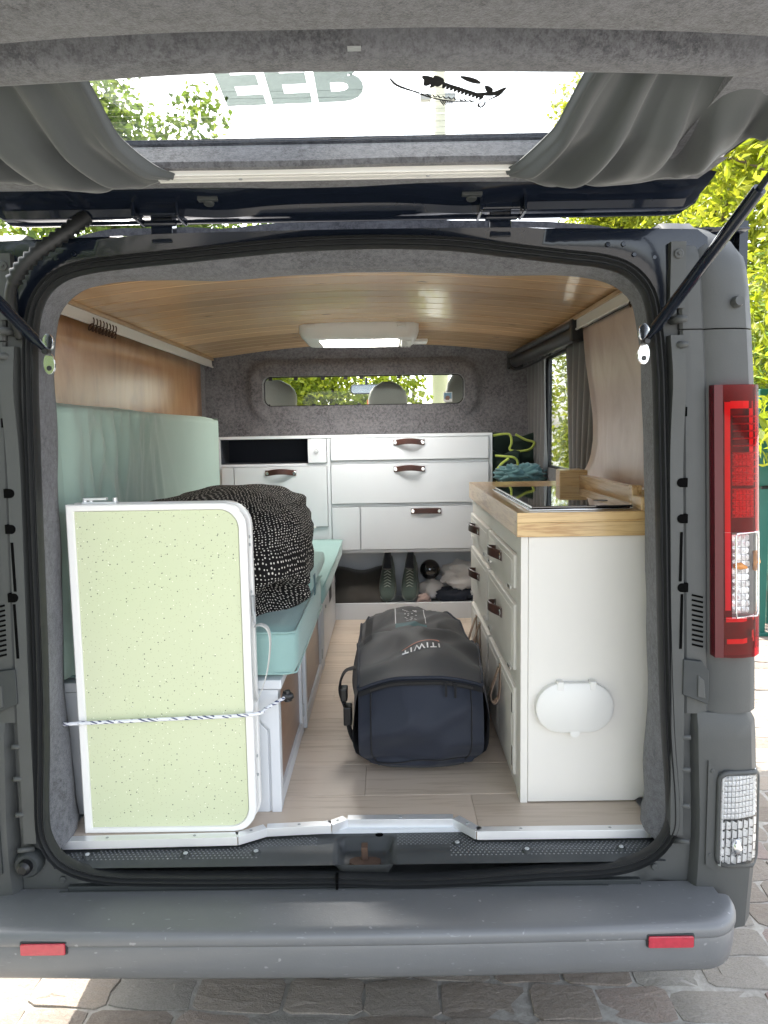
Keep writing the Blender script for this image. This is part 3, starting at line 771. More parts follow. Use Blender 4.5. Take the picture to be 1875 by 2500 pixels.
# left wall panel and felt around it
slab('wall_felt', -.944, -.925, .155, 2.66, .56, 2.05, M['felt_dark'])
lw = MB(); lw.grid(lambda u, v: (-.890 - .008*math.sin(math.pi*v) - .015*u*v, lerp(.16, 2.42, u), lerp(1.0, 1.950, v)), 20, 10)
lw.build('plywood_wall', M['ply'], van, smooth=True, solid=.006)
# right side: felt skin pieces round the window, plywood panel with a concave front edge
slab('wall_felt', .925, .944, .155, 1.68, .56, 1.372, M['felt_dark']); slab('wall_felt', .925, .944, 1.68, 2.66, .56, 1.372, M['felt']); slab('wall_felt', .925, .944, 2.315, 2.66, 1.372, 2.05, M['felt_dark']); slab('wall_felt', .925, .944, .155, 1.682, 1.372, 2.05, M['felt']); slab('wall_felt', .925, .944, 1.682, 2.315, 1.943, 2.05, M['felt'])
edge = [(1.975,1.17),(1.93,1.165),(1.80,1.15),(1.62,1.12),(1.53,1.12),(1.47,1.15),(1.43,1.20),(1.40,1.27),(1.36,1.34)]
mb = MB(); nz = 26
def rp_(u, v):
    z = lerp(1.30, 1.955, v); e = interp(sorted([(a, b) for a, b in edge]), z)
    return (.872 - .030*sm(1.55, 1.96, z), lerp(.155, e, u), min(z, 1.944))
mb.grid(rp_, 12, nz); mb.build('plywood_panel', M['ply_r'], van, smooth=True, solid=.008)
# ceiling boards, arched across the van
def arch(x): return 1.990 + .070*(1-(x/.92)**2)
xs = [lerp(-.915, .845, i/16) for i in range(17)]
def board(y0, y1, xa=None, xb=None):
    mb = MB(); q = [x for x in xs if (xa is None or x > xa) and (xb is None or x < xb)]
    if xa is not None: q = [xa]+q
    if xb is not None: q = q+[xb]
    rr = [[(x, y0+.0012, arch(x)+.012), (x, y0+.0012, arch(x)+.003), (x, y0+.004, arch(x)), (x, y1-.004, arch(x)), (x, y1-.0012, arch(x)+.003), (x, y1-.0012, arch(x)+.012)] for x in q]
    return mb.loft(rr)
ny = 19; dy = (2.64-.16)/ny
bm_ = board(0, dy).mesh('ceiling_board', M['ceil'], (0, 0, 2.0))
for k in range(ny):
    y0 = .16 + k*dy
    o = link('ceiling_board', bm_, van, (0, y0, 2.0))
# side rails and trims
for sx in (-1, 1):
    X = -.882 if sx < 0 else .822
    mb = MB(); mb.box(min(X, X+sx*.03), max(X, X+sx*.03), .17, 2.64, 1.952, 1.992); mb.box(X-.005, X+.005, .17, 2.64, 1.944, 1.952)
    mb.build('ceiling_rail', M['white_plastic'], van, bevel=.003)
    MB().box(X-sx*.006-.005, X-sx*.006+.005, .17, 2.64, 1.982, 1.996).build('ceiling_trim', M['ceil_trim'], van, bevel=.002)
    MB().box(min(X+sx*.03, X+sx*.10), max(X+sx*.03, X+sx*.10), .16, 2.64, 1.945, 2.02).build('rail_felt', M['felt'], van)
# curled curtain hooks hanging from the rails
def hooks(x, y0, n, s):
    for k in range(n):
        y = y0 + k*.03; pts = []
        for q in range(15):
            a = q/14*math.pi*2.6; rr = .021*(1-.3*q/14)
            pts.append((x + rr*math.cos(a)*.4, y + rr*math.sin(a), 1.945 - .022*q/14 + rr*.8*math.cos(a)))
        MB().tube(pts, .0022, 5).build('curtain_hook', M['rust'], van, smooth=True)
hooks(-.868, .80, 8, 1); hooks(.806, .42, 3, -1)
# bulkhead with window, felt covered: height field with a hole
WX0, WX1, WZ0, WZ1 = -.605, .540, 1.722, 1.892
hole = rrect(WX0, WX1, WZ0, WZ1, .045, 6)
def sdf(x, z):
    cx, cz = (WX0+WX1)/2, (WZ0+WZ1)/2; qx = abs(x-cx)-(WX1-WX0)/2+.045; qz = abs(z-cz)-(WZ1-WZ0)/2+.045
    return math.hypot(max(qx,0), max(qz,0)) + min(max(qx,qz),0) - .045
def bulk_y(x, z):
    d = sdf(x, z); y = 2.655
    y -= .030*sm(.105, .06, d)                       # raised surround
    y -= .045*sm(1.66, 1.60, z)*sm(.95, .6, abs(x)) # lower belly
    y -= .05*sm(1.98, 2.06, z)
    y -= .05*sm(.78, .93, abs(x))
    y += .010*noise.noise(Vector((x*3, z*4, 1)))
    return y
mb = MB(); NU = 30
ringH = []
n_h = len(hole)
hc = Vector(((WX0+WX1)/2, (WZ0+WZ1)/2))
lev = [0, .012, .03, .05, .065, .08, .095, .115, .15, .22, .32, .45, .70]
rings = []
dense = []
for i in range(n_h):
    a, b = Vector(hole[i]), Vector(hole[(i+1) % n_h]); m = max(1, int((b-a).length/.05))
    for k in range(m): dense.append(a.lerp(b, k/m))
N2 = len(dense); nrm = offset2(dense, -1.0)
for d in lev:
    r_ = []
    for i, p in enumerate(dense):
        q = p + (nrm[i]-p)*d
        x, z = max(-.94, min(.94, q.x)), max(1.28, min(2.09, q.y))
        r_.append((x, bulk_y(x, z), z))
    rings.append(r_)
inner = [(p.x, 2.70, p.y) for p in dense]
mb.loft([inner]+rings, cap=False); mb.build('bulkhead', M['felt_bulk'] if 'felt_bulk' in M else M['felt_dark'], van, smooth=True, auto=60)
MB().box(-.94, .94, 2.72, 2.74, .45, 1.70).build('bulkhead_panel', M['felt_dark'], van)
mb = MB(); mb.prism(rrect(WX0-.01, WX1+.01, WZ0-.01, WZ1+.01, .05, 5), 'y', 2.693, 2.697); pane = mb.build('bulkhead_window', M['glass'], van)
mb = MB(); mb.tube([(p.x, 2.688, p.y) for p in dense], .006, 6, loop=True); mb.build('window_rubber', M['black'], van, smooth=True)
rc = random.Random(5)
for x in (-.565, -.42, -.265, -.135, -.045, .17): MB().obox((x, 2.676, WZ1-.010), (.022, .004, .024), Matrix.Rotation(R(rc.uniform(-8,8)), 3, 'Y')).build('felt_tab', M['black'], van)
for x in (-.58, -.32, -.19, -.06): MB().obox((x, 2.676, WZ0+.006), (.02, .004, .014), Matrix.Rotation(R(rc.uniform(-12,12)), 3, 'Y')).build('felt_tab', M['black'], van)
# cab: seats with headrests, mirror, pillars, dashboard, windscreen, doors
def headrest(cx, zt, w_, y, par=van, h_=.22):
    mb = MB(); rr = []
    for k in range(9):
        t = k/8; z = zt-h_+h_*t; e = math.sqrt(max(0.02, 1-(max(0, t-.55)/.47)**2)); ww = w_/2*(.94+.06*math.sin(t*3))*e; dd = .05*(.6+.4*e)
        rr.append([(cx+ww*math.copysign(abs(math.cos(a))**.55, math.cos(a)), y+dd*math.copysign(abs(math.sin(a))**.7, math.sin(a)), z) for a in [2*math.pi*q/20 for q in range(20)]])
    mb.loft(rr); return mb.build('headrest', M['headrest'], par, smooth=True)
for cx, zt, w_ in ((-.605, 1.90, .28), (.105, 1.880, .245), (.60, 1.96, .27)):
    s_ = MB(); s_.box(cx-.24, cx+.24, 3.02, 3.14, .9, 1.62); s_.box(cx-.24, cx+.24, 3.14, 3.6, .80, .95)
    st_ = s_.build('cab_seat', M['headrest'], van, bevel=.04, seg=3)
    headrest(cx, zt, w_, 3.10, st_, .24 if cx < .5 else .40)
mb = MB(); mb.prism(rrect(-.165, .055, 1.842, 1.912, .025, 4), 'y', 3.88, 3.91, 0); mb.tube([(-.05, 3.90, 1.905), (-.05, 3.93, 1.96)], .009, 8, mi=0)
mr = mb.build('rear_view_mirror', [M['black']], van, bevel=.004)
mb = MB(); mb.prism(rrect(-.158, .048, 1.849, 1.905, .02, 4), 'y', 3.875, 3.879); mb.build('mirror_glass', M['chrome'], mr)
mb = MB(); mb.prism([(-.045,1.80),(-.028,1.80),(-.024,1.72),(-.05,1.72)], 'y', 3.86, 3.862); mb.build('hanging_tag', simple('orange_tag', (.55,.14,.05), .7), mr)
slab('dashboard', -.9, .9, 4.0, 4.5, .9, 1.40, M['plastic_dark'], .05)
for sx in (-1, 1):
    mb = MB(); mb.tube([(sx*.86, 3.30, 2.03), (sx*.90, 4.40, 1.38)], .045, 8); mb.build('windscreen_pillar', M['plastic'], van, smooth=True)
    slab('cab_door', sx*.95-.02, sx*.95+.02, 2.75, 4.3, .40, 1.42, M['paint'])
    slab('door_post', sx*.94-.025, sx*.94+.025, 2.72, 2.84, 1.42, 2.05, M['plastic'])
mb = MB(); mb.add([(-.86, 3.30, 2.05), (.86, 3.30, 2.05), (.90, 4.40, 1.38), (-.90, 4.40, 1.38)], [(0,1,2,3)]); mb.build('windscreen', M['glass'], van)
slab('bonnet', -.90, .90, 4.45, 5.1, .55, 1.32, M['paint'], .12)
slab('underbody', -.85, .85, .10, 4.4, .30, .50, M['black'])
for sx in (-1, 1):
    for yy in (.95, 4.15):
        wl = MB(); wl.tube([(sx*.74, yy, .32), (sx*.76, yy, .32), (sx*.92, yy, .32), (sx*.94, yy, .32)], [.29, .32, .32, .29], 28)
        w_o = wl.build('wheel', M['rubber'], van, smooth=True, auto=40)
        MB().tube([(sx*.93, yy, .32), (sx*.945, yy, .32)], [.20, .18], 20).build('rim', M['steel'], w_o, smooth=True, auto=40)
# roof light
rl = empty('roof_light', (-.02, 1.93, 2.02), parent=van)
mb = MB(); o1 = rrect(-.292, .248, 1.72, 2.14, .05, 5); o2 = rrect(-.268, .224, 1.735, 2.12, .04, 5); o3 = rrect(-.205, .160, 1.775, 2.085, .015, 5); 
def zc(x, y): return arch(x)
mb.loft([[(x, y, 2.062) for x, y in o1], [(x, y, 2.020) for x, y in o1], [(x, y, 2.000) for x, y in rrect(-.282, .238, 1.730, 2.134, .05, 5)], [(x, y, 1.992) for x, y in o2], [(x, y, 1.988) for x, y in o3], [(x, y, 2.02) for x, y in rrect(-.195, .150, 1.785, 2.075, .01, 5)]], cap=False)
mb.build('light_frame', M['white_plastic'], rl, smooth=True, auto=40)
MB().box(-.20, .155, 1.78, 2.08, 2.021, 2.026).build('diffuser', M['skylight'], rl)
for q in range(7): MB().box(.172+q*.007, .175+q*.007, 1.80, 2.06, 1.980, 1.9845).build('vent_slat', M['white_plastic'], rl)
for xx in (-.235, .17): MB().box(xx-.02, xx+.02, 1.708, 1.722, 2.035, 2.052).build('frame_clip', M['white_plastic'], rl, bevel=.003)
MB().box(.235, .30, 1.98, 2.10, 1.998, 2.012).build('wire_cover', M['white_plastic'], rl, bevel=.003)
# black blind cassette along the right side
mb = MB(); a, b = Vector((.845, 1.22, 1.945)), Vector((.79, 2.42, 1.935))
mb.tube([a, b], .032, 14); mb.tube([a+Vector((-.03, 0, .028)), b+Vector((-.03, 0, .028))], .014, 10)
bc = mb.build('blind_cassette', M['black'], van, smooth=True, auto=40)
for p in (a, b): MB().obox(p+Vector((.0, -.0, -.0)), (.085, .04, .085)).build('cassette_bracket', M['black'], bc, bevel=.006)
MB().tube(catmull([(.76,2.44,1.915),(.78,2.3,1.88),(.84,2.1,1.90),(.87,1.9,1.92)], 6, False), .006, 6).build('cassette_cable', M['black'], bc, smooth=True)

# ---- tailgate, raised
def tz(y, off=0): return 2.09 + off - .087*y
tg = empty('tailgate', (0, .04, 2.07), parent=van)
def half(y):                       # half width of the inner panel along the tailgate
    return interp([(-1.4,.72),(-1.2,.80),(-.7,.835),(-.30,.805),(-.16,.78),(-.07,.755),(-.03,.735),(.0,.70)], y)
# painted frame strip by the hinges
prof = [(.075,.045),(.066,.012),(.058,-.022),(.048,-.031),(.034,-.033),(.028,-.030),(.022,-.028),(.012,-.033),(-.004,-.030),(-.012,-.016),(-.045,-.010),(-.085,.002),(-.10,.012)]
xs_ = [lerp(-.775, .795, i/60) for i in range(61)]
rings = []
for x in xs_:
    e = min(x+.775, .795-x); rc_ = .045; kk = math.sqrt(max(0, 1-((rc_-e)/rc_)**2)) if e < rc_ else 1
    emb = .006*math.exp(-((abs(x-.01)-.27)/.07)**2) - .004*math.exp(-(x/.16)**4)
    rings.append([(x, y*1.0 if y < .02 else lerp(.0, y, .35+.65*kk), tz(y, 0) + o_*(.45+.55*kk) - (emb if -.05 < y < -.0 else 0)) for y, o_ in prof])
MB().loft(rings, closed=False, cap=True).build('hinge_frame', M['paint'], tg, smooth=True, auto=45)
for xx in (-.28, .29):
    mb = MB(); mb.box(xx-.022, xx+.022, -.058, -.03, 2.078, 2.094); mb.disc((xx, -.04, 2.08), (0,-.3,-1), .012, .008, 12); mb.build('grommet', M['plastic_dark'], tg, bevel=.003)
for xx in (-.40, .36):
    mb = MB(); mb.box(xx-.045, xx+.045, -.015, .05, 2.060, 2.080); mb.box(xx-.052, xx-.044, -.04, .04, 2.048, 2.085); mb.box(xx+.044, xx+.052, -.04, .04, 2.048, 2.085); mb.build('hinge_arm', M['paint'], tg, bevel=.004)
# felt covered inner panel: window surround
YW0, YW1 = -.180, -.475
def hw_win(y): return .66
def fz(x, y): return tz(y) + .006*noise.noise(Vector((x*2.5, y*4, 3)))*.6
mb = MB()
# upper rail (between hinge strip and window), curved edge
mb.grid(lambda u, v: (lambda x, y: (x, y, fz(x, y)))(*(lambda s_, t_: ((2*s_-1)*half(lerp(-.072, YW0, t_)), lerp(-.072 - .0*s_, YW0, t_) + .030*sm(.45,.80,abs((2*s_-1)*.8))*(1-t_)*1.0))(u, v)), 48, 6)
mb.loft([[(lerp(-.66,.66,i/40), YW0, fz(lerp(-.66,.66,i/40), YW0)) for i in range(41)], [(lerp(-.66,.66,i/40), YW0-.004, fz(lerp(-.66,.66,i/40), YW0)+.010) for i in range(41)], [(lerp(-.66,.66,i/40), YW0+.03, tz(YW0, .050)) for i in range(41)]], closed=False, cap=False)
# side rails
for sg in (1, -1):
    mb.grid(lambda u, v: (lambda y, x: (sg*x, y, fz(x, y)+.05*sm(.02, 0, half(y)-x)))(lerp(YW0, YW1-.02, v), lerp(.66, half(lerp(YW0, YW1-.02, v)), u)), 6, 14)
    mb.loft([[(sg*.66, lerp(YW0,YW1-.02,i/10), fz(.66, lerp(YW0,YW1-.02,i/10))) for i in range(11)], [(sg*.645, lerp(YW0,YW1-.02,i/10), tz(lerp(YW0,YW1-.02,i/10), .05)) for i in range(11)]], closed=False, cap=False)
mb.build('felt_surround', M['felt'], tg, smooth=True, auto=40)
# lower felt panel with a thick rounded lip and a pressed groove
def lip(x): return YW1 - .022 + .055*(abs(x)/.75)**2.2
gro = [(0,.075),(0,.02),(.006,.004),(.022,-.003),(.045,-.003),(.066,-.001),(.072,.012),(.080,.026),(.095,.030),(.112,.024),(.118,.006),(.130,-.004),(.2,-.002),(.4,0),(.6,0),(.82,.0),(.86,.03)]
rings = []
for i in range(61):
    x = lerp(-1, 1, i/60); r_ = []
    for d_, o_ in gro:
        y = lip(x*.8) - d_; xx = x*half(y); edge_ = sm(.93, 1.0, abs(x))*.06
        r_.append((xx, y, tz(y, o_) + edge_ + .004*noise.noise(Vector((xx*3, y*5, 0)))))
    rings.append(r_)
MB().loft(rings, closed=False, cap=False).build('felt_panel', M['felt'], tg, smooth=True, auto=60)
mb = MB(); mb.obox((.06, -.575, tz(-.575)-.002), (.02, .008, .004)); mb.build('panel_clip', M['steel'], tg)
# outer skin around the glass
sk = MB(); zo = .085
sk.add([(-.79,.06,tz(.06,zo-.03)),(.79,.06,tz(.06,zo-.03)),(.80,-.10,tz(-.10,zo)),(-.80,-.10,tz(-.10,zo))], [(0,1,2,3)])
sk.add([(-.83,-.60,tz(-.60,zo)),(.83,-.60,tz(-.60,zo)),(.80,-1.36,tz(-1.36,zo)),(-.80,-1.36,tz(-1.36,zo))], [(0,1,2,3)])
for sg in (1,-1): sk.add([(sg*.70,-.12,tz(-.12,zo)),(sg*.815,-.12,tz(-.12,zo)),(sg*.845,-.60,tz(-.60,zo)),(sg*.70,-.60,tz(-.60,zo))], [(0,1,2,3)])
sk.build('outer_skin', M['paint'], tg, solid=.01)
mb = MB()
for sg in (1,-1):
    ys = [lerp(.03, -1.36, i/24) for i in range(25)]
    mb.loft([[(sg*(half(y)-.008), y, tz(y, .002)), (sg*(half(y)+.012), y, tz(y, .035)), (sg*(half(y)+.008), y, tz(y, .078))] for y in ys], closed=False, cap=False)
mb.build('tailgate_edge', M['felt'], tg, smooth=True)
# glass, heater wires, stickers
ZG = .048
gl = MB(); gl.add([(x, y, tz(y, ZG)) for x, y in ((-.72,-.09),(.72,-.09),(.72,-.62),(-.72,-.62))], [(0,1,2,3)])
gw = gl.build('rear_window', M['glass_tail'], tg)
mb = MB()
for q in range(9):
    y = -.178 - q*.0235; pts = [lerp(-.62, .62, i/20) for i in range(21)]
    mb.loft([[(x, y - .02*(x/.62)**2, tz(y, ZG-.002)), (x, y-.0011 - .02*(x/.62)**2, tz(y, ZG-.002))] for x in pts], closed=False, cap=False)
mb.build('heater_wires', M['defrost'], gw)
def text_mesh(txt, size, extr, bold, mat, fit, parent, name, bend=None):
    cu = bpy.data.curves.new('lettering', 'FONT'); cu.body = txt; cu.size = size; cu.extrude = extr; cu.offset = bold; cu.resolution_u = 4; cu.space_character = fit
    ob = bpy.data.objects.new('lettering', cu); COL.objects.link(ob)
    bpy.context.view_layer.update(); dg = bpy.context.evaluated_depsgraph_get()
    me = bpy.data.meshes.new_from_object(ob.evaluated_get(dg)); COL.objects.unlink(ob); bpy.data.objects.remove(ob)
    me.materials.clear(); me.materials.append(mat); return me
me = text_mesh('EEB', .17, .0006, .006, M['grey_film'], 1.08, gw, 'window_lettering')
me.update(); x0 = min(v.co.x for v in me.vertices); x1 = max(v.co.x for v in me.vertices); y0 = min(v.co.y for v in me.vertices); y1 = max(v.co.y for v in me.vertices)
for v in me.vertices:
    u = (v.co.x-x0)/(x1-x0); t = (v.co.y-y0)/(y1-y0)
    x = lerp(-.178, .068, u); y = -.328 - .16*t + .010*(.5-u)
    v.co = Vector((x, y, tz(y, ZG-.0035) + v.co.z)) - ORG[gw.name]
link('window_lettering', me, gw)
# fish drawing on the glass: tapered strokes
def stroke(mb, pts, wid):
    P = catmull([Vector((x, y, 0)) for x, y in pts], 4, False); n = len(P); rr = []
    for i, p in enumerate(P):
        t = (P[min(i+1,n-1)]-P[max(i-1,0)]).normalized(); nn = Vector((-t.y, t.x, 0)); w_ = 1.6*wid*math.sin(math.pi*(.08+.84*i/(n-1)))
        rr.append([(p.x+nn.x*w_, p.y+nn.y*w_, tz(p.y, ZG-.003)), (p.x-nn.x*w_, p.y-nn.y*w_, tz(p.y, ZG-.003))])
    mb.loft(rr, closed=False, cap=False)
fx = lambda px: lerp(.112, .315, (px-1010)/(1515-1010)); fy = lambda py: lerp(-.408, -.300, (py-55)/(225-55))
mb = MB(); F = lambda *p: [(fx(a), fy(b)) for a, b in p]
mb_w = 1.5
stroke(mb, F((1012,60),(1040,95),(1095,122),(1150,140)), .0022); stroke(mb, F((1095,122),(1180,160),(1270,185),(1360,190),(1420,180)), .0018)
stroke(mb, F((1150,55),(1180,75),(1165,105)), .006); stroke(mb, F((1200,55),(1225,80),(1215,110)), .005); stroke(mb, F((1180,60),(1205,85),(1190,115)), .004)
stroke(mb, F((1310,60),(1360,80),(1400,98)), .005); stroke(mb, F((1380,150),(1440,152),(1480,148),(1515,120)), .0055); stroke(mb, F((1425,108),(1445,130),(1450,150)), .004)
stroke(mb, F((1440,185),(1412,205),(1425,225),(1440,205),(1436,185)), .0015); stroke(mb, F((1515,120),(1490,160),(1450,185)), .002)
for k in range(11):
    a = 1235+k*17; b = 85+k*6.5; stroke(mb, F((a, b), (a+13, b+14), (a+8, b+34)), .0026)
for k in range(10):
    a = 1150+k*24; b = 138+k*4.5; stroke(mb, F((a, b), (a+14, b+16), (a+24, b+10)), .0012)
for k in range(6): stroke(mb, F((1235+k*9, 180), (1248+k*9, 196), (1258+k*9, 212-k*2)), .0009)
mb.build('fish_drawing', M['ink'], gw)
mb = MB()
for k in range(7): mb.obox((-.0+k*.0042, -.196, tz(-.196, ZG-.003)), (.0030, .0055, .0004))
for k in range(7): mb.obox((-.0+k*.0042, -.190, tz(-.190, ZG-.003)), (.0024, .0030, .0004))
mb.build('glass_mark', M['defrost'], gw)
# curtain track
mb = MB(); yt = -.150
mb.obox((.012, yt, tz(yt, -.007)), (.74, .014, .010), Matrix.Rotation(R(-5),3,'X')); mb.obox((.012, yt+.016, tz(yt+.016, -.005)), (.74, .007, .012), Matrix.Rotation(R(-5),3,'X')); mb.obox((.012, yt-.014, tz(yt-.014,-.005)), (.74, .005, .012), Matrix.Rotation(R(-5),3,'X'))
ct = mb.build('curtain_track', M['white_plastic'], tg, bevel=.0015)
for xx in (-.19, .19): MB().disc((xx, yt, tz(yt, -.012)), (0,0,-1), .004, .002, 8).build('track_screw', M['steel'], ct)
# gas struts with end brackets
for sg in (1, -1):
    A = Vector((sg*.675+.008, .012, 1.768)); B = Vector((sg*.838, -.50, 2.145)); 
    stt = MB(); m_ = A.lerp(B, .62)
    stt.tube([A+Vector((0,-.02,0)), A.lerp(B,.05)+Vector((0,-.02,0)), A.lerp(B,.07)+Vector((0,-.02,0)), m_+Vector((0,-.02,0))], [.006, .008, .0125, .0125], 12); stt.tube([m_+Vector((0,-.02,0)), B], [.0065, .0065], 8)
    so_ = stt.build('gas_strut', M['paint'], van, smooth=True, auto=40)
    mb = MB(); zz = 1.742
    pts = [( .014*math.cos(a), .024*math.sin(a)) for a in [2*math.pi*q/16 for q in range(16)]]
    mb.prism([(A.x+p*.95, zz+q) for p, q in pts], 'y', .006, -.002, 0); mb.disc((A.x, -.002, zz-.010), (0,-1,0), .006, .002, 10, mi=1); mb.prism([(A.x+p*.9, 1.79+q*.8) for p, q in pts], 'y', .006, -.002, 0); mb.disc((A.x, -.002, 1.768), (0,-1,0), .008, .022, 10, mi=1)
    mb.build('strut_bracket', [M['chrome'], M['black']], so_, bevel=.001)
# corrugated cable sleeve at the upper left
cp = catmull([(-.727,.0,1.80),(-.733,-.03,1.87),(-.705,-.055,1.925),(-.655,-.06,1.972),(-.60,-.035,2.02),(-.565,.0,2.062)], 9, False)
rad = [(.0125 if i < 16 else (.0185 if i % 2 else .0125)) for i in range(len(cp))]
MB().tube(cp, rad, 12).build('cable_sleeve', M['rubber'], van, smooth=True)
# ================================================================== fitted furniture and loose things inside
# ---- leather strap handle (local: along x, bulging to -y)
def handle_mesh(half_w, bulge, w_=.030):
    mb = MB(); rr = []
    for i in range(15):
        t = i/14*2-1; x = t*half_w; b = .002 + bulge*max(0, 1-abs(t/.80)**2.2)
        zc_ = .30*bulge*max(0, 1-abs(t/.8)**2)
        rr.append([(x, -b, zc_-w_/2), (x, -b-.0035, zc_-w_/2+.002), (x, -b-.0035, zc_+w_/2-.002), (x, -b, zc_+w_/2)])
    mb.loft(rr, mi=0)
    for s_ in (-1, 1): mb.disc((s_*half_w*.88, -.0055, 0), (0,-1,0), .0095, .004, 10, mi=1)
    return mb.mesh('strap_handle', [M['leather'], M['chrome']], smooth=False)
H_BACK = handle_mesh(.082, .026); H_FLAT = handle_mesh(.080, .006); H_SIDE = handle_mesh(.068, .030)
def put(name, me, parent, at, rz=0):
    o = link(name, me, parent, at); o.rotation_euler = (0, 0, rz); return o
# ---- back cupboard
bk = empty('back_cupboard', (-.06, 2.42, .56), 'white painted cupboard across the back under the bulkhead with leather drawer handles', 'cupboard')
cy = 2.30; W_ = M['white']
mb = MB(); mb.box(-.80, .652, cy-.004, 2.62, 1.541, 1.556); mb.build('top_board', W_, bk, bevel=.002)
car = MB()
car.box(.634, .652, cy, 2.62, .926, 1.541); car.box(-.80, -.785, cy, 2.62, .56, 1.541); car.box(-.222, -.205, cy, 2.62, .942, 1.541)
car.box(-.80, .634, cy, 2.62, .926, .942); car.box(-.205, .634, cy+.001, cy+.02, 1.405, 1.420); car.box(-.205, .634, cy+.001, cy+.02, 1.176, 1.190); car.box(-.785, -.222, cy+.001, cy+.30, 1.396, 1.410)
car.box(-.785, .634, 2.60, 2.62, .56, 1.541); car.box(-.785, -.222, cy+.25, cy+.26, 1.41, 1.541); car.box(-.205, .634, cy+.02, cy+.03, .942, 1.541); car.box(-.785, -.222, cy+.02, cy+.03, .942, 1.396)
car.box(-.785, -.222, cy+.001, cy+.02, .942, 1.070)
car.build('carcass', W_, bk, bevel=.0015)
car = MB(); car.box(-.25, .652, cy-.003, cy+.016, .56, .650); car.box(.636, .652, cy+.016, 2.6, .56, .926); car.build('kick_board', W_, bk, bevel=.002)
MB().box(-.25, .636, cy+.016, 2.6, .60, .628).build('shoe_shelf', W_, bk)
def front(name, x0, x1, z0, z1, hm=None, hx=None, hz=None):
    o = MB().box(x0, x1, cy-.010, cy+.012, z0, z1).build(name, W_, bk, at=((x0+x1)/2, cy, (z0+z1)/2), bevel=.0018)
    if hm: put('strap_handle', hm, o, (hx, cy-.010, hz))
    return o
front('drawer', -.202, .631, 1.423, 1.538, H_BACK, .212, 1.512)
front('drawer', -.202, .631, 1.193, 1.402, H_BACK, .212, 1.372)
front('drawer', -.050, .631, .945, 1.173, H_FLAT, .298, 1.148)
front('fixed_panel', -.202, -.054, .945, 1.173)
front('door', -.715, -.225, 1.073, 1.393, H_BACK, -.468, 1.362)
front('fixed_panel', -.783, -.719, 1.073, 1.393)
kp = front('lock_panel', -.322, -.225, 1.413, 1.538)
mb = MB(); mb.tube([(-.277, cy-.010, 1.474), (-.277, cy-.016, 1.474)], [.013,.012], 16); mb.tube([(-.277, cy-.016, 1.474), (-.277, cy-.019, 1.474)], [.007,.006], 12); mb.build('knob_lock', M['chrome'], kp, smooth=True, auto=40)
mb = MB(); mb.box(-.783, -.326, cy+.20, cy+.21, 1.411, 1.541); mb.box(-.783, -.326, cy+.004, cy+.21, 1.4105, 1.4125); mb.box(-.327, -.3245, cy+.004, cy+.21, 1.411, 1.541); mb.box(-.784,-.782,cy+.004,cy+.21,1.411,1.541); mb.box(-.783,-.326,cy+.004,cy+.21,1.5385,1.5405)
mb.build('niche_lining', M['felt_navy'] if 'felt_navy' in M else M['bag'], bk)
for x in (-.33, -.30): MB().box(x-.012, x+.012, cy-.013, cy+.0, 1.066, 1.078).build('hinge', M['white_metal'], bk)
# ---- things on the shoe shelf
ys = 2.36
def blob(cx, cy_, cz, rx, ry, rz, seed, amp=.12, nu=28, nv=16, flat=None, pw=1.0, fr=2.2):
    mb = MB(); o = Vector((seed*3.1, seed*1.7, seed))
    def f(u, v):
        th = u*2*math.pi; ph = (v-.5)*math.pi
        d = Vector((math.copysign(abs(math.cos(ph)*math.cos(th))**pw, math.cos(ph)*math.cos(th)), math.copysign(abs(math.cos(ph)*math.sin(th))**pw, math.cos(ph)*math.sin(th)), math.copysign(abs(math.sin(ph))**pw, math.sin(ph))))
        k = 1 + amp*noise.fractal(d*fr+o, 1, 2, 3)
        p = Vector((cx+d.x*rx*k, cy_+d.y*ry*k, cz+d.z*rz*k))
        if flat is not None and p.z < flat: p.z = flat + (p.z-flat)*.02
        return p
    mb.grid(f, nu, nv); return mb
mb = MB(); mb.grid(lambda u, v: (lerp(-.205, .075, u) + .012*noise.noise(Vector((0, v*4, 1))), lerp(2.34, 2.50, v**1.1) - .05*math.sin(math.pi*u)*math.sin(math.pi*v) - .012*noise.noise(Vector((u*5, v*5, 7))), lerp(.63, .795, v) + .008*math.sin(u*9)*v + .02*v*(2*abs(u-.5))**3), 18, 10)
bb = mb.build('cloth_bag', M['brown_bag'], None, smooth=True, solid=.02); tag(bb, 'dark brown soft bag lying at the left end of the shoe shelf', 'bag')
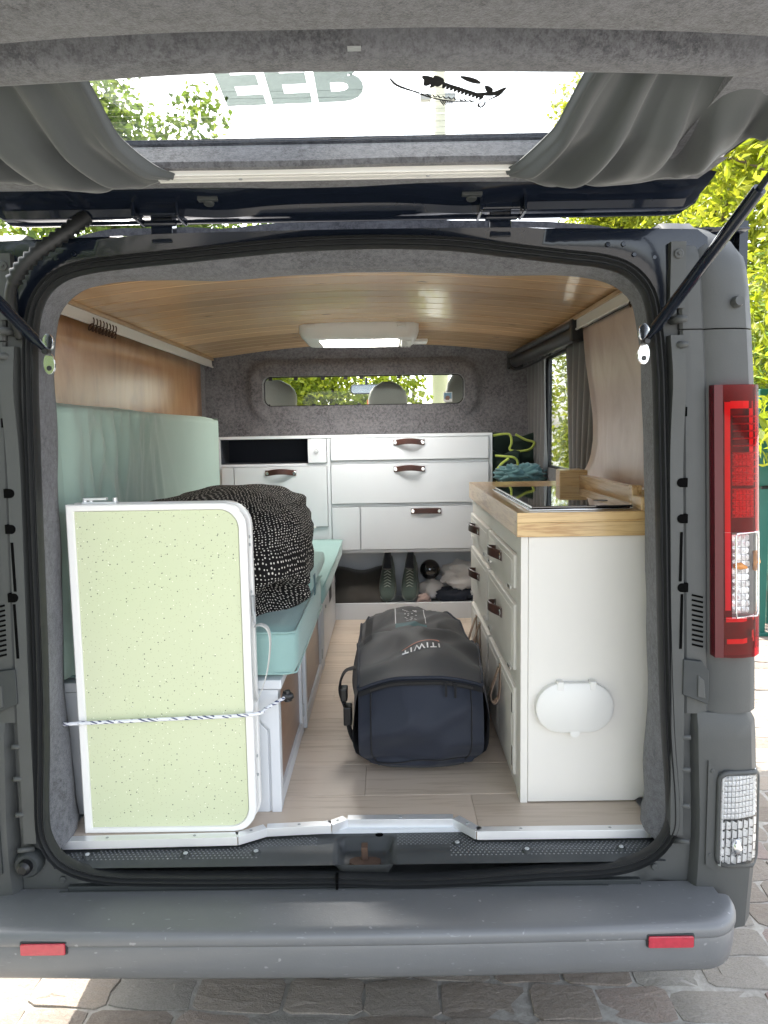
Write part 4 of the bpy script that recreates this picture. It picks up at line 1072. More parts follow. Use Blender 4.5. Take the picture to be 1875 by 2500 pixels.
def shoe(x, y, z, yaw, label):
    root = empty('trainer', (x, y, z), label, 'shoe', 'pair of green trainers on the shelf'); root.rotation_euler = (R(43), 0, R(yaw))
    L = .275
    W_t = [(0,.018),(.06,.036),(.25,.047),(.45,.044),(.62,.036),(.8,.034),(.95,.028),(1,.012)]; Ht = [(0,.030),(.08,.045),(.25,.058),(.42,.078),(.58,.098),(.75,.105),(.92,.112),(1,.10)]
    def ring(t, w0, zt, zb, pw=.75, n=16):
        wv = interp(W_t, t)*w0; out = []
        for q in range(n):
            a = 2*math.pi*q/n; c_, s_ = math.cos(a), math.sin(a)
            out.append((wv*math.copysign(abs(c_)**pw, c_), t*L, lerp(zb, zt, .5+.5*math.copysign(abs(s_)**pw, s_))))
        return out
    mb = MB(); mb.loft([ring(i/14, 1.06, .026+.010*(i/14), -.002+.018*sm(.2, 0, i/14), .5) for i in range(15)]); 
    def b(m_, nm, mat): 
        m_.v = [tuple(Vector(p)) for p in m_.v]; me = m_.mesh(nm, mat, smooth=True); o = bpy.data.objects.new(nm, me); COL.objects.link(o); o.parent = root; ORG[o.name] = root.location.copy(); return o
    b(mb, 'sole', M['sole'])
    mb = MB(); mb.loft([ring(i/14, .98-.10*sm(.5,1,i/14), interp(Ht, i/14)*(1 if i < 9 else .97), .022, .8) for i in range(15)]); up_ = b(mb, 'upper', M['shoe'])
    mb = MB(); mb.loft([[(interp(W_t, t)*.62*math.cos(a), t*L, interp(Ht, t)*.9+.022+.014*math.sin(a)) for a in [2*math.pi*q/12 for q in range(12)]] for t in (.56,.66,.78,.9,.965)]); b(mb, 'collar', M['shoe_dark'])
    mb = MB()
    for k in range(6):
        t = .24+k*.055; h_ = interp(Ht, t)+.002; wv = interp(W_t, t)*.45
        mb.tube([(-wv, t*L, h_-.006), (0, t*L+.008, h_+.003), (wv, t*L, h_-.006)], .0028, 5); mb.tube([(-wv, t*L+.012, h_-.004), (wv, t*L, h_-.004)], .0022, 5)
    b(mb, 'laces', M['sole'])
    mb = MB(); mb.box(-.009, .009, .955*L, .975*L, .10, .155); b(mb, 'pull_tab', M['shoe'])
    return root
shoe(.085, 2.345, .640, -3, 'left green mesh trainer with dark lining beside the brown bag on the shelf')
shoe(.205, 2.345, .640, -7, 'right green mesh trainer with dark lining beside the black ball on the shelf')
mb = blob(.325, 2.47, .80, .057, .057, .057, 1, .0, 26, 14); bo = mb.build('ball', M['hob'], None, smooth=True); tag(bo, 'glossy black round ball between trainer and white cloth', 'ball')
o = blob(.335, 2.45, .695, .07, .06, .055, 4, .25, flat=.63).build('crumpled_cloth', M['cloth_white'], None, smooth=True); tag(o, 'small pale crumpled cloth under the black ball', 'cloth')
o = blob(.285, 2.37, .655, .04, .035, .03, 6, .35, flat=.63).build('crumpled_cloth', M['cloth_pink'], None, smooth=True); tag(o, 'small beige pink cloth scrap in front of the black ball', 'cloth')
o = blob(.46, 2.42, .67, .12, .06, .045, 8, .35, flat=.63).build('dark_garment', M['bag'], None, smooth=True); tag(o, 'folded dark navy garment under the white cloth bundle', 'garment')
o = blob(.53, 2.45, .765, .135, .08, .075, 11, .3, 36, 22, pw=.7).build('cloth_bundle', M['cloth_white'], None, smooth=True); tag(o, 'white cloth bundle at the right end of the shoe shelf', 'cloth')

# ---- bench along the left wall
be = empty('bench_seat', (-.48, 1.2, .56), 'long white wooden bench box along the left wall with brown panel doors', 'bench')
mb = MB(); mb.box(-.80, -.222, .205, 2.28, .56, .905); mb.build('carcass', W_, be, bevel=.002)
mb = MB(); mb.box(-.80, -.190, .19, 2.285, .905, .930); mb.build('top_board', W_, be, bevel=.003)
mb = MB(); mb.prism([(-.80,.563),(-.232,.563),(-.232,.79),(-.305,.865),(-.305,.902),(-.80,.902)], 'y', .198, .206); mb.build('end_panel', W_, be, bevel=.0015)
mb = MB(); mb.prism([(-.226,.563),(-.200,.563),(-.200,.902),(-.30,.902),(-.30,.868),(-.226,.793)], 'y', .196, .206); mb.build('end_frame', W_, be, bevel=.0015)
def frame(y0, y1, z0, z1, x, wd=.03, name='door_frame'):
    mb = MB(); 
    mb.box(x-.02, x, y0, y0+wd, z0, z1); mb.box(x-.02, x, y1-wd, y1, z0, z1); mb.box(x-.02, x-.001, y0+wd, y1-wd, z0, z0+wd*1.4); mb.box(x-.02, x-.001, y0+wd, y1-wd, z1-wd*.7, z1)
    return mb.build(name, W_, be, bevel=.0015)
def bdoor(y0, y1, z0, z1, x):
    f = frame(y0, y1, z0, z1, x)
    MB().box(x-.016, x-.010, y0+.031, y1-.031, z0+.043, z1-.022).build('brown_panel', M['brown_panel'], f)
    MB().box(x-.004, x+.004, y1-.02, y1-.008, z0+.06, z0+.10).build('hinge', M['steel'], f)
bdoor(.208, .745, .565, .903, -.200); bdoor(.775, 1.40, .565, .903, -.192)
frame(1.42, 1.50, .565, .903, -.190, .02, 'stile')
f = MB().box(-.215, -.192, 1.52, 2.25, .575, .90).build('door', W_, be, bevel=.002)
MB().box(-.1915, -.1905, 1.85, 1.98, .76, .84).build('finger_slot', M['black'], f, bevel=.0005); MB().disc((-.191, 1.60, .80), (1,0,0), .008, .006, 10).build('catch', M['steel'], f)
# ---- cushions
def cushion(x0, x1, y0, y1, z0, z1, r, seed, puff=.006):
    mb = MB(); nx, ny, nz = 10, 14, 5
    bm = bmesh.new(); bmesh.ops.create_cube(bm, size=1); bmesh.ops.subdivide_edges(bm, edges=bm.edges, cuts=9, use_grid_fill=True)
    vs = []
    for v in bm.verts:
        p = Vector((lerp(x0,x1,v.co.x+.5), lerp(y0,y1,v.co.y+.5), lerp(z0,z1,v.co.z+.5)))
        q = Vector((max(x0+r, min(x1-r, p.x)), max(y0+r, min(y1-r, p.y)), max(z0+r, min(z1-r, p.z)))); d = p-q
        if d.length > r: p = q + d.normalized()*r
        bul = (1-(2*v.co.x)**2)*(1-(2*v.co.y)**2)
        p.z += puff*bul*(1 if v.co.z > 0 else 0) + .003*noise.noise(p*7+Vector((seed,0,0))); p.x += .003*noise.noise(p*6+Vector((0,seed,0)))
        vs.append(p)
    bm.verts.index_update(); mb.add(vs, [tuple(v.index for v in f.verts) for f in bm.faces]); bm.free(); return mb
o = cushion(-.79, -.150, .205, 1.02, .932, 1.060, .022, 1).build('seat_cushion', M['mint'], None, smooth=True); tag(o, 'thick mint seat cushion on the near end of the bench behind the folded table', 'cushion', 'mint bench cushions')
fc = cushion(-.72, -.150, .62, 1.22, 1.058, 1.118, .025, 2, .012).build('folded_cushion', M['mint'], None, smooth=True); tag(fc, 'thin mint cushion with zip and dark label lying under the dotted duvet', 'cushion', 'mint bench cushions')
ORG[fc.name] = Vector((0,0,0))
MB().box(-.149, -.146, .70, .735, 1.045, 1.112).build('fabric_label', M['teal_print'], fc)
MB().tube([(-.42,.617,1.066),(-.17,.618,1.066),(-.152,.64,1.066),(-.149,.8,1.066)], .0035, 6).build('zip', M['teal_cloth'], fc)
o = cushion(-.79, -.145, 1.03, 2.28, .932, 1.012, .018, 3).build('seat_cushion', M['mint'], None, smooth=True); tag(o, 'long thin mint seat cushion at the far end of the bench by the back cupboard', 'cushion', 'mint bench cushions')
def welt(parent, pts): MB().tube(pts, .0032, 6).build('piping', M['mint'], parent, smooth=True)
ORG[o.name] = Vector((0,0,0)); sc_ = [q for q in bpy.data.objects if q.name.startswith('seat_cushion')]
for q in sc_: ORG[q.name] = Vector((0,0,0))
welt(sc_[0], [(-.78,.2075,1.052),(-.47,.2065,1.054),(-.175,.2075,1.052),(-.153,.222,1.052),(-.151,.5,1.053),(-.152,1.0,1.052)]); welt(sc_[0], [(-.78,.2075,.942),(-.175,.2075,.942),(-.153,.222,.942),(-.152,.6,.942),(-.152,1.0,.942)])
welt(sc_[1], [(-.149,1.05,1.002),(-.147,1.7,1.003),(-.148,2.26,1.002)])
# ---- upright mattress leaning on the left wall, under a sage sheet
mt = empty('upright_mattress', (-.77, 1.05, .93), 'tall sage green mattress in a gathered sheet standing against the left wall', 'mattress')
def mf(u, v):
    y = lerp(.16, 1.975, u); z = lerp(.95, 1.668 - .012*u, v); g = sm(1.15, .75, y)
    fold = 0
    for k, (c, sl, wd, am) in enumerate(((.30,.05,.022,.016),(.40,-.10,.020,.013),(.50,-.18,.026,.018),(.60,-.06,.02,.012),(.68,.16,.026,.017),(.78,.30,.022,.013),(.88,.42,.030,.014),(.22,-.02,.02,.012),(1.0,.62,.03,.009))):
        yy = c + sl*(1-v)*.75; fold += am*math.exp(-((y-yy)/(wd*(.8+1.0*(1-v))))**2)
    fold = .6*fold + g*(.0055*(abs(math.sin(y*62+2*math.sin(y*9)+(1-v)*3.0))**.5)*sm(.45,1,v) + .004*math.sin(y*95)*sm(.8,1,v)) + .013*g*(1-2.6*abs(noise.noise(Vector((y*9-(1-v)*1.6, z*1.2, 8)))))*(1-.4*v)
    edge_ = .03*(1-math.sqrt(max(0, 1-sm(.965, 1, v)**2)))
    return (-.722 - .045*sm(.055, 0, u) + 1.6*fold*sm(0,.05,u)*(.25+.75*g) - edge_ - .055*sm(.98, 1, v) - .01*math.sin(math.pi*v)*0 + .006*noise.noise(Vector((y*2, z*2, 3))), y, z)
mb = MB(); mb.grid(mf, 150, 40); mb.build('sheet', M['sage'], mt, smooth=True)
mb = cushion(-.862, -.735, .16, 1.972, .94, 1.655, .02, 5, 0); mb.build('mattress', M['sage'], mt, smooth=True)
mb = MB(); mb.loft([[(-.722, 1.973, z), (-.728, 1.978, z), (-.86, 1.976, z)] for z in (.95, 1.3, 1.62, 1.648)], closed=False, cap=False); mb.build('end_seam', M['sage'], mt, smooth=True)
# ---- rolled duvet with white dots
mb = MB(); NUd, NVd = 110, 56
def dv(u, v):
    th = u*2*math.pi; ph = (v-.5)*math.pi
    d = Vector((math.cos(ph)*math.cos(th), math.cos(ph)*math.sin(th), math.sin(ph)))
    e = lambda q, p: math.copysign(abs(q)**p, q)
    s_ = Vector((e(d.x,.72)*.285, e(d.y,.78)*.42, e(d.z,.74)*.205))
    k = 1 + .10*noise.noise(d*1.6+Vector((4,1,2))) + .05*noise.noise(d*4+Vector((1,7,3))) 
    # creases along the roll
    k += -.035*math.exp(-((d.z-.15-.3*d.y+.15*d.x)/.05)**2) - .03*math.exp(-((d.z-.55+.2*d.y)/.05)**2)*sm(-.4,.4,d.x) - .045*math.exp(-((d.z+.35+.1*d.y)/.06)**2)
    # tucked hollow on the near right side
    hc_ = Vector((.55, -.62, -.42)).normalized(); an = math.acos(max(-1, min(1, d.dot(hc_))))
    k -= .30*math.exp(-(an/.20)**2); k += .07*math.exp(-((an-.42)/.13)**2) - .03*math.exp(-((an-.66)/.07)**2)
    p = Vector((-.415, .66, 1.215)) + s_*k
    if p.z > 1.36: p.z = 1.36 + (p.z-1.36)*.75
    p.x += .05*(p.z-1.2)*-1
    if p.z < 1.062: p.z = 1.062 + (p.z-1.062)*.12
    return p
mb.grid(dv, NUd, NVd)
me = mb.mesh('duvet', M['dots'], (-.415, .66, 1.06), True)
uvl = me.uv_layers.new(name='UVMap')
for poly in me.polygons:
    us = []
    for li in poly.loop_indices:
        vi = me.loops[li].vertex_index; i = vi % (NUd+1); j = vi // (NUd+1)
        ph = (j/NVd-.5)*math.pi; co = me.vertices[vi].co; pl_ = co + Vector((0,0,-.15))
        uvl.data[li].uv = ((i/NUd-.80)*2.2*math.cos(ph)**.8, j/NVd*.95)
dvo = link('duvet', me, None, (-.415, .66, 1.06)); tag(dvo, 'bundled dark duvet with rows of small white dots on the bench behind the table', 'duvet')
# ---- folding table standing on edge
tb = empty('folding_table', (-.48, .125, .562), 'folded camping table with speckled pale green top standing on its edge', 'table')
def tpanel(y0, y1, dx, name, top):
    x0, x1, z0, z1 = -.692+dx, -.250+dx, .5635, 1.41
    pts = rrect(x0, x1, z0, z1, .062, 8, (0,1,1,0)); inn = rrect(x0+.021, x1-.021, z0+.016, z1-.018, .047, 8, (0,1,1,0))
    mb = MB()
    mb.loft([[(x, y0+.004, z) for x, z in inn], [(x, y0-.0025, z) for x, z in rrect(x0+.018, x1-.018, z0+.013, z1-.015, .050, 8, (0,1,1,0))], [(x, y0-.003, z) for x, z in rrect(x0+.003, x1-.003, z0+.003, z1-.003, .060, 8, (0,1,1,0))], [(x, y0, z) for x, z in pts], [(x, y1, z) for x, z in pts], [(x, y1+.001, z) for x, z in inn]], cap=False)
    f = mb.build(name, M['white_metal'], tb, smooth=True, auto=35)
    mb = MB(); mb.prism([(x, z) for x, z in inn], 'y', y0+.0012, y1-.002); mb.build('table_top', M['laminate'] if top else M['white_metal'], f)
tpanel(.098, .116, 0, 'edge_profile', True); tpanel(.142, .160, .004, 'edge_profile', True)
MB().box(-.67, -.27, .117, .141, .60, 1.385).build('folded_legs', M['alu'], tb)
for z in (1.32, 1.30, 1.18, .75, .70): MB().disc((-.250, .130, z), (1,0,0), .004, .003, 8).build('rivet', M['steel'], tb)
mb = MB(); mb.box(-.249, -.243, .122, .138, 1.12, 1.17); mb.box(-.246, -.240, .126, .134, 1.10, 1.13); mb.build('catch', M['steel'], tb, bevel=.001)
mb = MB(); mb.box(-.66, -.575, .118, .140, 1.405, 1.414); [mb.tube([(x, .129, 1.413), (x, .129, 1.424)], .006, 8) for x in (-.655, -.64, -.58)]; mb.box(-.655, -.60, .120, .138, 1.418, 1.424); mb.build('hinge', M['alu'], tb, bevel=.001)
sp_ = catmull([(-.246,.13,1.09),(-.225,.115,1.098),(-.206,.105,1.085),(-.203,.10,1.04),(-.215,.102,.97),(-.238,.12,.91),(-.247,.13,.895)], 6, False)
mb = MB(); mb.loft([[(p.x, p.y-.012, p.z), (p.x+.002, p.y-.012, p.z+.002), (p.x+.002, p.y+.012, p.z+.002), (p.x, p.y+.012, p.z)] for p in sp_]); mb.build('carry_strap', M['strap'], tb, smooth=True, auto=40)
# ---- elastic cord holding the table
cd_ = empty('elastic_cord', (-.45, .08, .862), 'white elastic cord with blue flecks stretched across the front of the table', 'cord')
pts = [(-.757,.165,.848),(-.73,.10,.855),(-.69,.087,.860),(-.47,.0865,.868),(-.255,.088,.876),(-.22,.13,.878),(-.180,.195,.883)]
MB().tube(catmull(pts, 6, False), .0048, 8).build('cord', M['rope'], cd_, smooth=True)
mb = MB(); mb.tube([(-.186,.20,.884),(-.168,.196,.884),(-.160,.196,.886)], [.014,.013,.006], 10); mb.tube([(-.176,.196,.90),(-.174,.196,.872)], [.008,.011], 8); mb.build('cord_hook', M['black'], cd_, smooth=True, auto=50)
# ---- kitchen unit
kt = empty('kitchen_unit', (.62, .82, .56), 'white kitchen cabinet on the right with pine worktop and leather loop handles', 'cabinet')
CR = M['cream']; KX = .450
mb = MB(); mb.box(KX+.012, .80, .236, 1.40, .572, 1.285); mb.build('carcass', CR, kt)
mb = MB(); poly = [(.466,.566),(.755,.566),(.768,.574),(.785,.578),(.80,.578),(.80,1.294),(.466,1.294)]; mb.prism(poly, 'y', .229, .236); ep_ = mb.build('end_panel', CR, kt, bevel=.0015)
for sx_, sz_ in ((.478,1.27),(.478,.60),(.478,.93),(.77,1.27)): MB().disc((sx_, .2292, sz_), (0,-1,0), .0035, .0008, 8).build('screw', M['cream'], ep_)
mb = MB(); mb.box(KX-.004, .4655, .231, .30, .562, 1.294); mb.box(KX, .462, .30, 1.42, .562, .60); mb.box(KX, .462, .85, .866, .60, 1.294); mb.box(KX, .462, .30, 1.42, 1.236, 1.294); mb.box(KX, .462, 1.40, 1.42, .60, 1.236); mb.box(KX,.462,.30,1.40,1.098,1.136); mb.box(KX,.462,.30,1.40,.862,.905); mb.build('face_frame', CR, kt, bevel=.0015)
def kfront(name, y0, y1, z0, z1, hd=True):
    mb = MB(); mb.box(KX-.010, KX+.010, y0, y1, z0, z1)
    o = mb.build(name, CR, kt, at=(KX, (y0+y1)/2, (z0+z1)/2), bevel=.003)
    MB().box(KX-.0115, KX-.0095, y0+.022, y1-.022, z0+.018, z1-.018).build('raised_panel', CR, o, bevel=.001)
    if hd: put('strap_handle', H_SIDE, o, (KX-.012, (y0+y1)/2, lerp(z0, z1, .62)), R(-90))
    return o
for y0, y1 in ((.312,.838),(.872,1.40)):
    a = kfront('drawer', y0, y1, 1.139, 1.233); b = kfront('drawer', y0, y1, .908, 1.095)
    for yy in (y0+.05, y1-.05):
        for zz, par in ((1.137, a), (.906, b)): MB().box(KX-.016, KX-.008, yy-.022, yy+.022, zz-.005, zz+.004).build('hinge', M['chrome'], par)
def loop_handle(par, y, z, h_=.062):
    mb = MB(); rr = []
    P = catmull([(KX-.012, z+.045), (KX-.016, z+.02), (KX-.030, z-.02), (KX-.040, z-.05), (KX-.030, z-.068), (KX-.016, z-.055), (KX-.013, z-.02), (KX-.012, z+.03)], 4, False) if False else None
    pts = catmull([(KX-.013, y, z+.05), (KX-.026, y, z+.01), (KX-.042, y, z-.045), (KX-.032, y, z-.072), (KX-.017, y, z-.055), (KX-.0125, y, z-.01), (KX-.012, y, z+.05)], 5, False)
    for i, p in enumerate(pts):
        w2 = .011+.004*math.sin(math.pi*i/(len(pts)-1)); q = pts[min(i+1, len(pts)-1)]-pts[max(i-1, 0)]; q.normalize(); nn = Vector((-q.z, 0, q.x))*.0016
        rr.append([p+nn+Vector((0,-w2,0)), p+nn+Vector((0,w2,0)), p-nn+Vector((0,w2,0)), p-nn+Vector((0,-w2,0))])
    mb.loft(rr, mi=0); mb.disc((KX-.015, y, z+.043), (-1,0,0), .006, .003, 8, mi=1)
    mb.build('loop_handle', [M['leather_pale'], M['chrome']], par)
d1 = kfront('door', .312, .60, .604, .858, False); d2 = kfront('door', .606, .846, .604, .858, False); d3 = kfront('door', .872, 1.13, .604, .858, False); d4 = kfront('door', 1.136, 1.40, .604, .858, False)
loop_handle(d1, .555, .80); loop_handle(d3, 1.075, .80); loop_handle(d4, 1.19, .80)
for zz in (.81, .655): MB().box(KX-.0125, KX-.008, .318, .334, zz-.028, zz+.028).build('hinge', M['chrome'], d1); MB().box(KX-.0125, KX-.008, .828, .842, zz-.028, zz+.028).build('hinge', M['chrome'], d2)
# oval flap on the end panel
fl_ = MB(); ov = rrect(.484, .690, .768, .903, .0674, 10); ov2 = rrect(.489, .685, .773, .898, .0624, 10)
fl_.loft([[(x, .229, z) for x, z in ov], [(x, .209, z) for x, z in ov], [(x, .2055, z) for x, z in ov2]], cap=False); fl_.f.append(tuple(2*len(ov)+j for j in range(len(ov)))); fl_.m.append(0)
fo = fl_.build('oval_flap', M['white_plastic'], kt, smooth=True, auto=40)
for x in (.548, .634): MB().box(x-.008, x+.008, .2035, .23, .886, .908).build('flap_hinge', M['white_plastic'], fo, bevel=.001)
MB().tube([(.587, .2065, .768), (.587, .226, .768)], .013, 12).build('finger_tab', M['white_plastic'], fo)
# pine worktop: two laminated layers, block edges, hob cut-out is covered by the hob
def stave(x0, x1, y0, y1, z0, z1, m): return MB().box(x0, x1, y0, y1, z0, z1).build('worktop_stave', m, kt, at=((x0+x1)/2, (y0+y1)/2, (z0+z1)/2), bevel=.0012)
stave(.434, .82, .218, .262, 1.333, 1.3595, M['pine_x']); stave(.434, .82, .2185, .262, 1.2955, 1.3325, M['pine_x'])
ks = [.434,.500,.575,.65,.73,.82]
for x0, x1 in zip(ks[:-1], ks[1:]): stave(x0 if x0 > .44 else .4345, x1, .2622, 1.41, 1.2955, 1.359, M['pine_y'])
mb = MB(); mb.box(.785, .815, .30, .985, 1.3597, 1.408); mb.build('upstand', M['pine_y'], kt, bevel=.0015)
mb = MB(); mb.prism([(.715,.985),(.815,.985),(.815,1.10),(.728,1.10),(.722,1.08)], 'z', 1.3597, 1.425); mb.build('upstand_block', M['pine_x'], kt, bevel=.004)
mb = MB(); mb.box(.757, .82, .222, .30, 1.3597, 1.395); mb.box(.757,.785,.30,.33,1.3597,1.42); mb.build('upstand_block', M['pine_y'], kt, bevel=.003)
# ---- hob
hb = empty('gas_hob', (.60, .60, 1.36), 'black glass hob with steel rim set into the pine worktop', 'hob')
mb = MB(); mb.box(.470, .752, .256, .965, 1.3600, 1.3640); mb.build('rim', M['chrome'], hb, bevel=.0012)
mb = MB(); mb.prism([(.480,.262),(.748,.262),(.748,.958),(.480,.958)], 'z', 1.3655, 1.3715); gl_ = mb.build('glass_lid', M['hob'], hb, bevel=.0015)
MB().tube([(.70,.40,1.3716),(.70,.40,1.3722)], .02, 20).build('vent_hole', M['black'], gl_)
MB().box(.752, .760, .30, .92, 1.360, 1.370).build('hinge_bar', M['chrome'], hb, bevel=.001)
# ---- duffel bag on the floor
bag = empty('duffel_bag', (.185, .95, .563), 'large black and navy bag lying on the plank floor with ITIWIT lettering', 'bag')
def bag_top(x, y):
    """height of the upper cloth"""
    u = (x-.19)/.215
    fr_ = interp([(.42,.868),(.50,.880),(.6,.885),(.75,.876),(.9,.856),(1.1,.842),(1.3,.835),(1.42,.822),(1.5,.80)], y)
    dd = math.hypot((x-.125)/1.15, y-.76); an = math.atan2(y-.76, x-.125)
    ridge = .034*max(0, 1-dd/.30)**1.1 + .010*math.sin(an*5+.6)*math.exp(-((dd-.17)/.10)**2)*sm(.43,.52,y)
    dip = -.022*math.exp(-((y-.97-.35*abs(x-.14))/.045)**2)
    z = fr_ + ridge + dip - .062*abs(u)**2.3
    z += .008*noise.noise(Vector((x*9, y*7, 2))) + .021*(1-abs(noise.noise(Vector((x*6-y*3, y*4, 5))))*3)*sm(.43,.52,y)*.8
    return z
YB0, YB1 = .415, 1.47
def bag_ring(t):
    y = lerp(YB0, YB1, t); out = []
    xl = interp([(.415,-.010),(.7,-.018),(1.0,-.035),(1.3,-.03),(1.47,.0)], y); xr = interp([(.415,.378),(.7,.405),(1.0,.415),(1.3,.385),(1.47,.32)], y)
    return y, xl, xr
mb = MB(); NB = 40
def btop(u, v):
    y, xl, xr = bag_ring(v); x = lerp(xl+.012, xr-.012, u); bow = -.028*math.sin(math.pi*u)*sm(.12, 0, v)
    return (x, y+bow, bag_top(x, y))
mb.grid(btop, 40, 60); mb.build('top_cloth', M['bag_top'], bag, smooth=True)
mb = MB()
for sd_ in (0, 1):
    def bside(u, v):
        y, xl, xr = bag_ring(u); xt = (xl+.012) if sd_ == 0 else (xr-.012); zt = bag_top(xt, y); s_ = -1 if sd_ == 0 else 1
        z = lerp(.566, zt, v); b = .018*math.sin(math.pi*v) + .008*noise.noise(Vector((y*6, z*9, sd_*5)))*math.sin(math.pi*v); ins = .03*sm(.25, 0, v)
        fr2 = 1-sm(0, .12, u); ins += fr2*.055*sm(.30, 0, v)
        return (xt + s_*(b-ins), y + fr2*(.055*sm(.14, 0, v)), z)
    mb.grid(bside, 40, 12)
mb.grid(lambda u, v: (lambda y, xl, xr: (lerp(xl+.012, xr-.012, u), y+.01*math.sin(math.pi*v), lerp(.566, bag_top(lerp(xl+.012,xr-.012,u), y), v)))(*bag_ring(1)), 20, 8)
mb.build('side_cloth', M['bag'], bag, smooth=True)
def bfront(u, v):
    y, xl, xr = bag_ring(0); x = lerp(xl+.012, xr-.012, u); zt = bag_top(x, y); z = lerp(.566, zt-.003, v)
    nar = .055*sm(.30, .0, v)*(2*u-1)**3; bow = -.028*math.sin(math.pi*u); out = -.030*math.sin(math.pi*min(1, v*1.05))
    # seam near the bottom and crumples
    out += .012*math.exp(-((v-.17-.02*math.sin(u*7))/.03)**2) + .026*noise.noise(Vector((x*6, z*7, 9)))*math.sin(math.pi*v) - .028*(1-3*abs(noise.noise(Vector((x*4.5+z*3, z*5.5-x*2, 31)))))*math.sin(math.pi*v) - .012*math.exp(-((v-.55-.9*(u-.6))/.10)**2)*sm(.35,.7,u) + .010*(abs(noise.noise(Vector((x*5+z*4, z*6, 4)))))*math.sin(math.pi*v)
    lowin = .055*sm(.14, 0, v)
    return (x-nar, y+bow+out+lowin+.008, z)
mb = MB(); mb.grid(bfront, 44, 30); mb.build('front_cloth', M['bag'], bag, smooth=True)
for u_ in (.10, .90): MB().tube([Vector(bfront(u_, v_/20))+Vector((0,-.001,0)) for v_ in range(1, 20)], .0022, 5).build('seam', M['bag_black'], bag, smooth=True)
MB().tube([Vector(bfront(u_/30, .165-.02*math.sin(u_/30*7)))+Vector((0,-.002,0)) for u_ in range(3, 28)], .0022, 5).build('seam', M['bag_black'], bag, smooth=True)
# piped edge and zip along the front
zp = [Vector(btop(i/40, 0)) for i in range(41)]
MB().tube([p+Vector((0,-.003,.002)) for p in zp], .0048, 6).build('piping', M['bag'], bag, smooth=True)
mb = MB(); mb.loft([[p+Vector((0,-.006,-.006)), p+Vector((0,-.009,-.020))] for p in zp], closed=False, cap=False); mb.build('zip_tape', M['bag_black'], bag)
mb = MB()
for i in range(4, 37):
    for k in range(3):
        p = zp[i].lerp(zp[i+1], k/3); mb.obox(p+Vector((0,-.010,-.013)), (.0016, .002, .006))
z_ = mb.build('zip_teeth', M['black'], bag); z_['kind'] = 'stuff'
for i in (28, 31):
    p = zp[i]; mb = MB(); mb.obox(p+Vector((0,-.014,-.013)), (.012,.006,.010)); mb.obox(p+Vector((0,-.017,-.034)), (.006,.003,.034)); mb.build('zip_puller', M['bag_black'], bag, bevel=.001)
for sd_ in (0, 1):
    P = [Vector(btop(sd_, t/40)) for t in range(41)]; MB().tube([p+Vector((0,0,.002)) for p in P], .0045, 6).build('piping', M['bag'], bag, smooth=True)
mb = MB(); mb.loft([[(lambda x, y: (x, y, bag_top(x, y)+.003))(bag_ring(t)[1]+.030+dx, bag_ring(t)[0]) for dx in (0, .028)] for t in [.30+.016*k for k in range(36)]], closed=False, cap=False); mb.build('side_zip_tape', M['bag_black'], bag, smooth=True)
# shoulder strap on the left
sp2 = catmull([(-.01,.70,.80),(-.05,.66,.80),(-.066,.62,.76),(-.048,.60,.70),(-.035,.57,.64),(-.01,.54,.60)], 6, False)
mb = MB(); mb.loft([[p+Vector((-.004,-.02,0)), p+Vector((.004,-.02,.003)), p+Vector((.004,.02,.003)), p+Vector((-.004,.02,0))] for p in sp2]); mb.build('shoulder_strap', M['bag_black'], bag, smooth=True, auto=40)
mb = MB(); mb.obox((-.052,.61,.745), (.022,.05,.04)); mb.obox((-.04,.585,.685), (.026,.05,.06)); mb.build('strap_buckle', M['black'], bag, bevel=.004)
# lettering, read from the far side
me = text_mesh('ITIWIT', .06, .0004, .0012, M['white_print'], 1.25, None, '')
x0 = min(v.co.x for v in me.vertices); x1 = max(v.co.x for v in me.vertices); y0 = min(v.co.y for v in me.vertices); y1 = max(v.co.y for v in me.vertices)
for v in me.vertices:
    u = (v.co.x-x0)/(x1-x0); t = (v.co.y-y0)/(y1-y0)
    x = lerp(.252, .134, u); y = lerp(.570, .540, t) - .022*(u-.2); z = bag_top(x, y)+.0025+v.co.z
    v.co = Vector((x, y, z))-ORG[bag.name]
link('lettering', me, bag)
mb = MB(); mb.loft([[(lambda x, y: (x, y, bag_top(x, y)+.0025))(lerp(.252,.134,q/16), .588 - .020*q/16 + dy + .012*math.sin(math.pi*q/16)) for dy in (0, .012)] for q in range(17)], closed=False, cap=False); mb.build('printed_swoosh', M['coral_print'], bag, smooth=True)
mb = MB()
def pr_(x, y): return (x, y, bag_top(x, y)+.0028)
for xs_a, xs_b in ((.118,.120),(.232,.234)): mb.loft([[pr_(xs_a, y), pr_(xs_b+.001, y)] for y in [1.08+.022*k for k in range(14)]], closed=False, cap=False)
mb.loft([[pr_(x, 1.30), pr_(x, 1.308)] for x in [.155+.006*k for k in range(8)]], closed=False, cap=False)
rq = random.Random(4)
for k in range(26):
    x = .152+rq.random()*.05; y = 1.10+rq.random()*.18; mb.add([pr_(x,y), pr_(x+.007,y), pr_(x+.007,y+.006), pr_(x,y+.006)], [(0,1,2,3)])
for k in range(7):
    x = .150+k*.008; mb.add([pr_(x,1.345), pr_(x+.005,1.345), pr_(x+.005,1.358), pr_(x,1.358)], [(0,1,2,3)])
mb.build('printed_lines', M['silver_print'], bag)
mb = MB(); mb.grid(lambda u, v: pr_(lerp(.118,.236,u), lerp(1.0,1.08 - .02*u,v)), 8, 4); mb.build('printed_patch', M['teal_print'], bag, smooth=True)
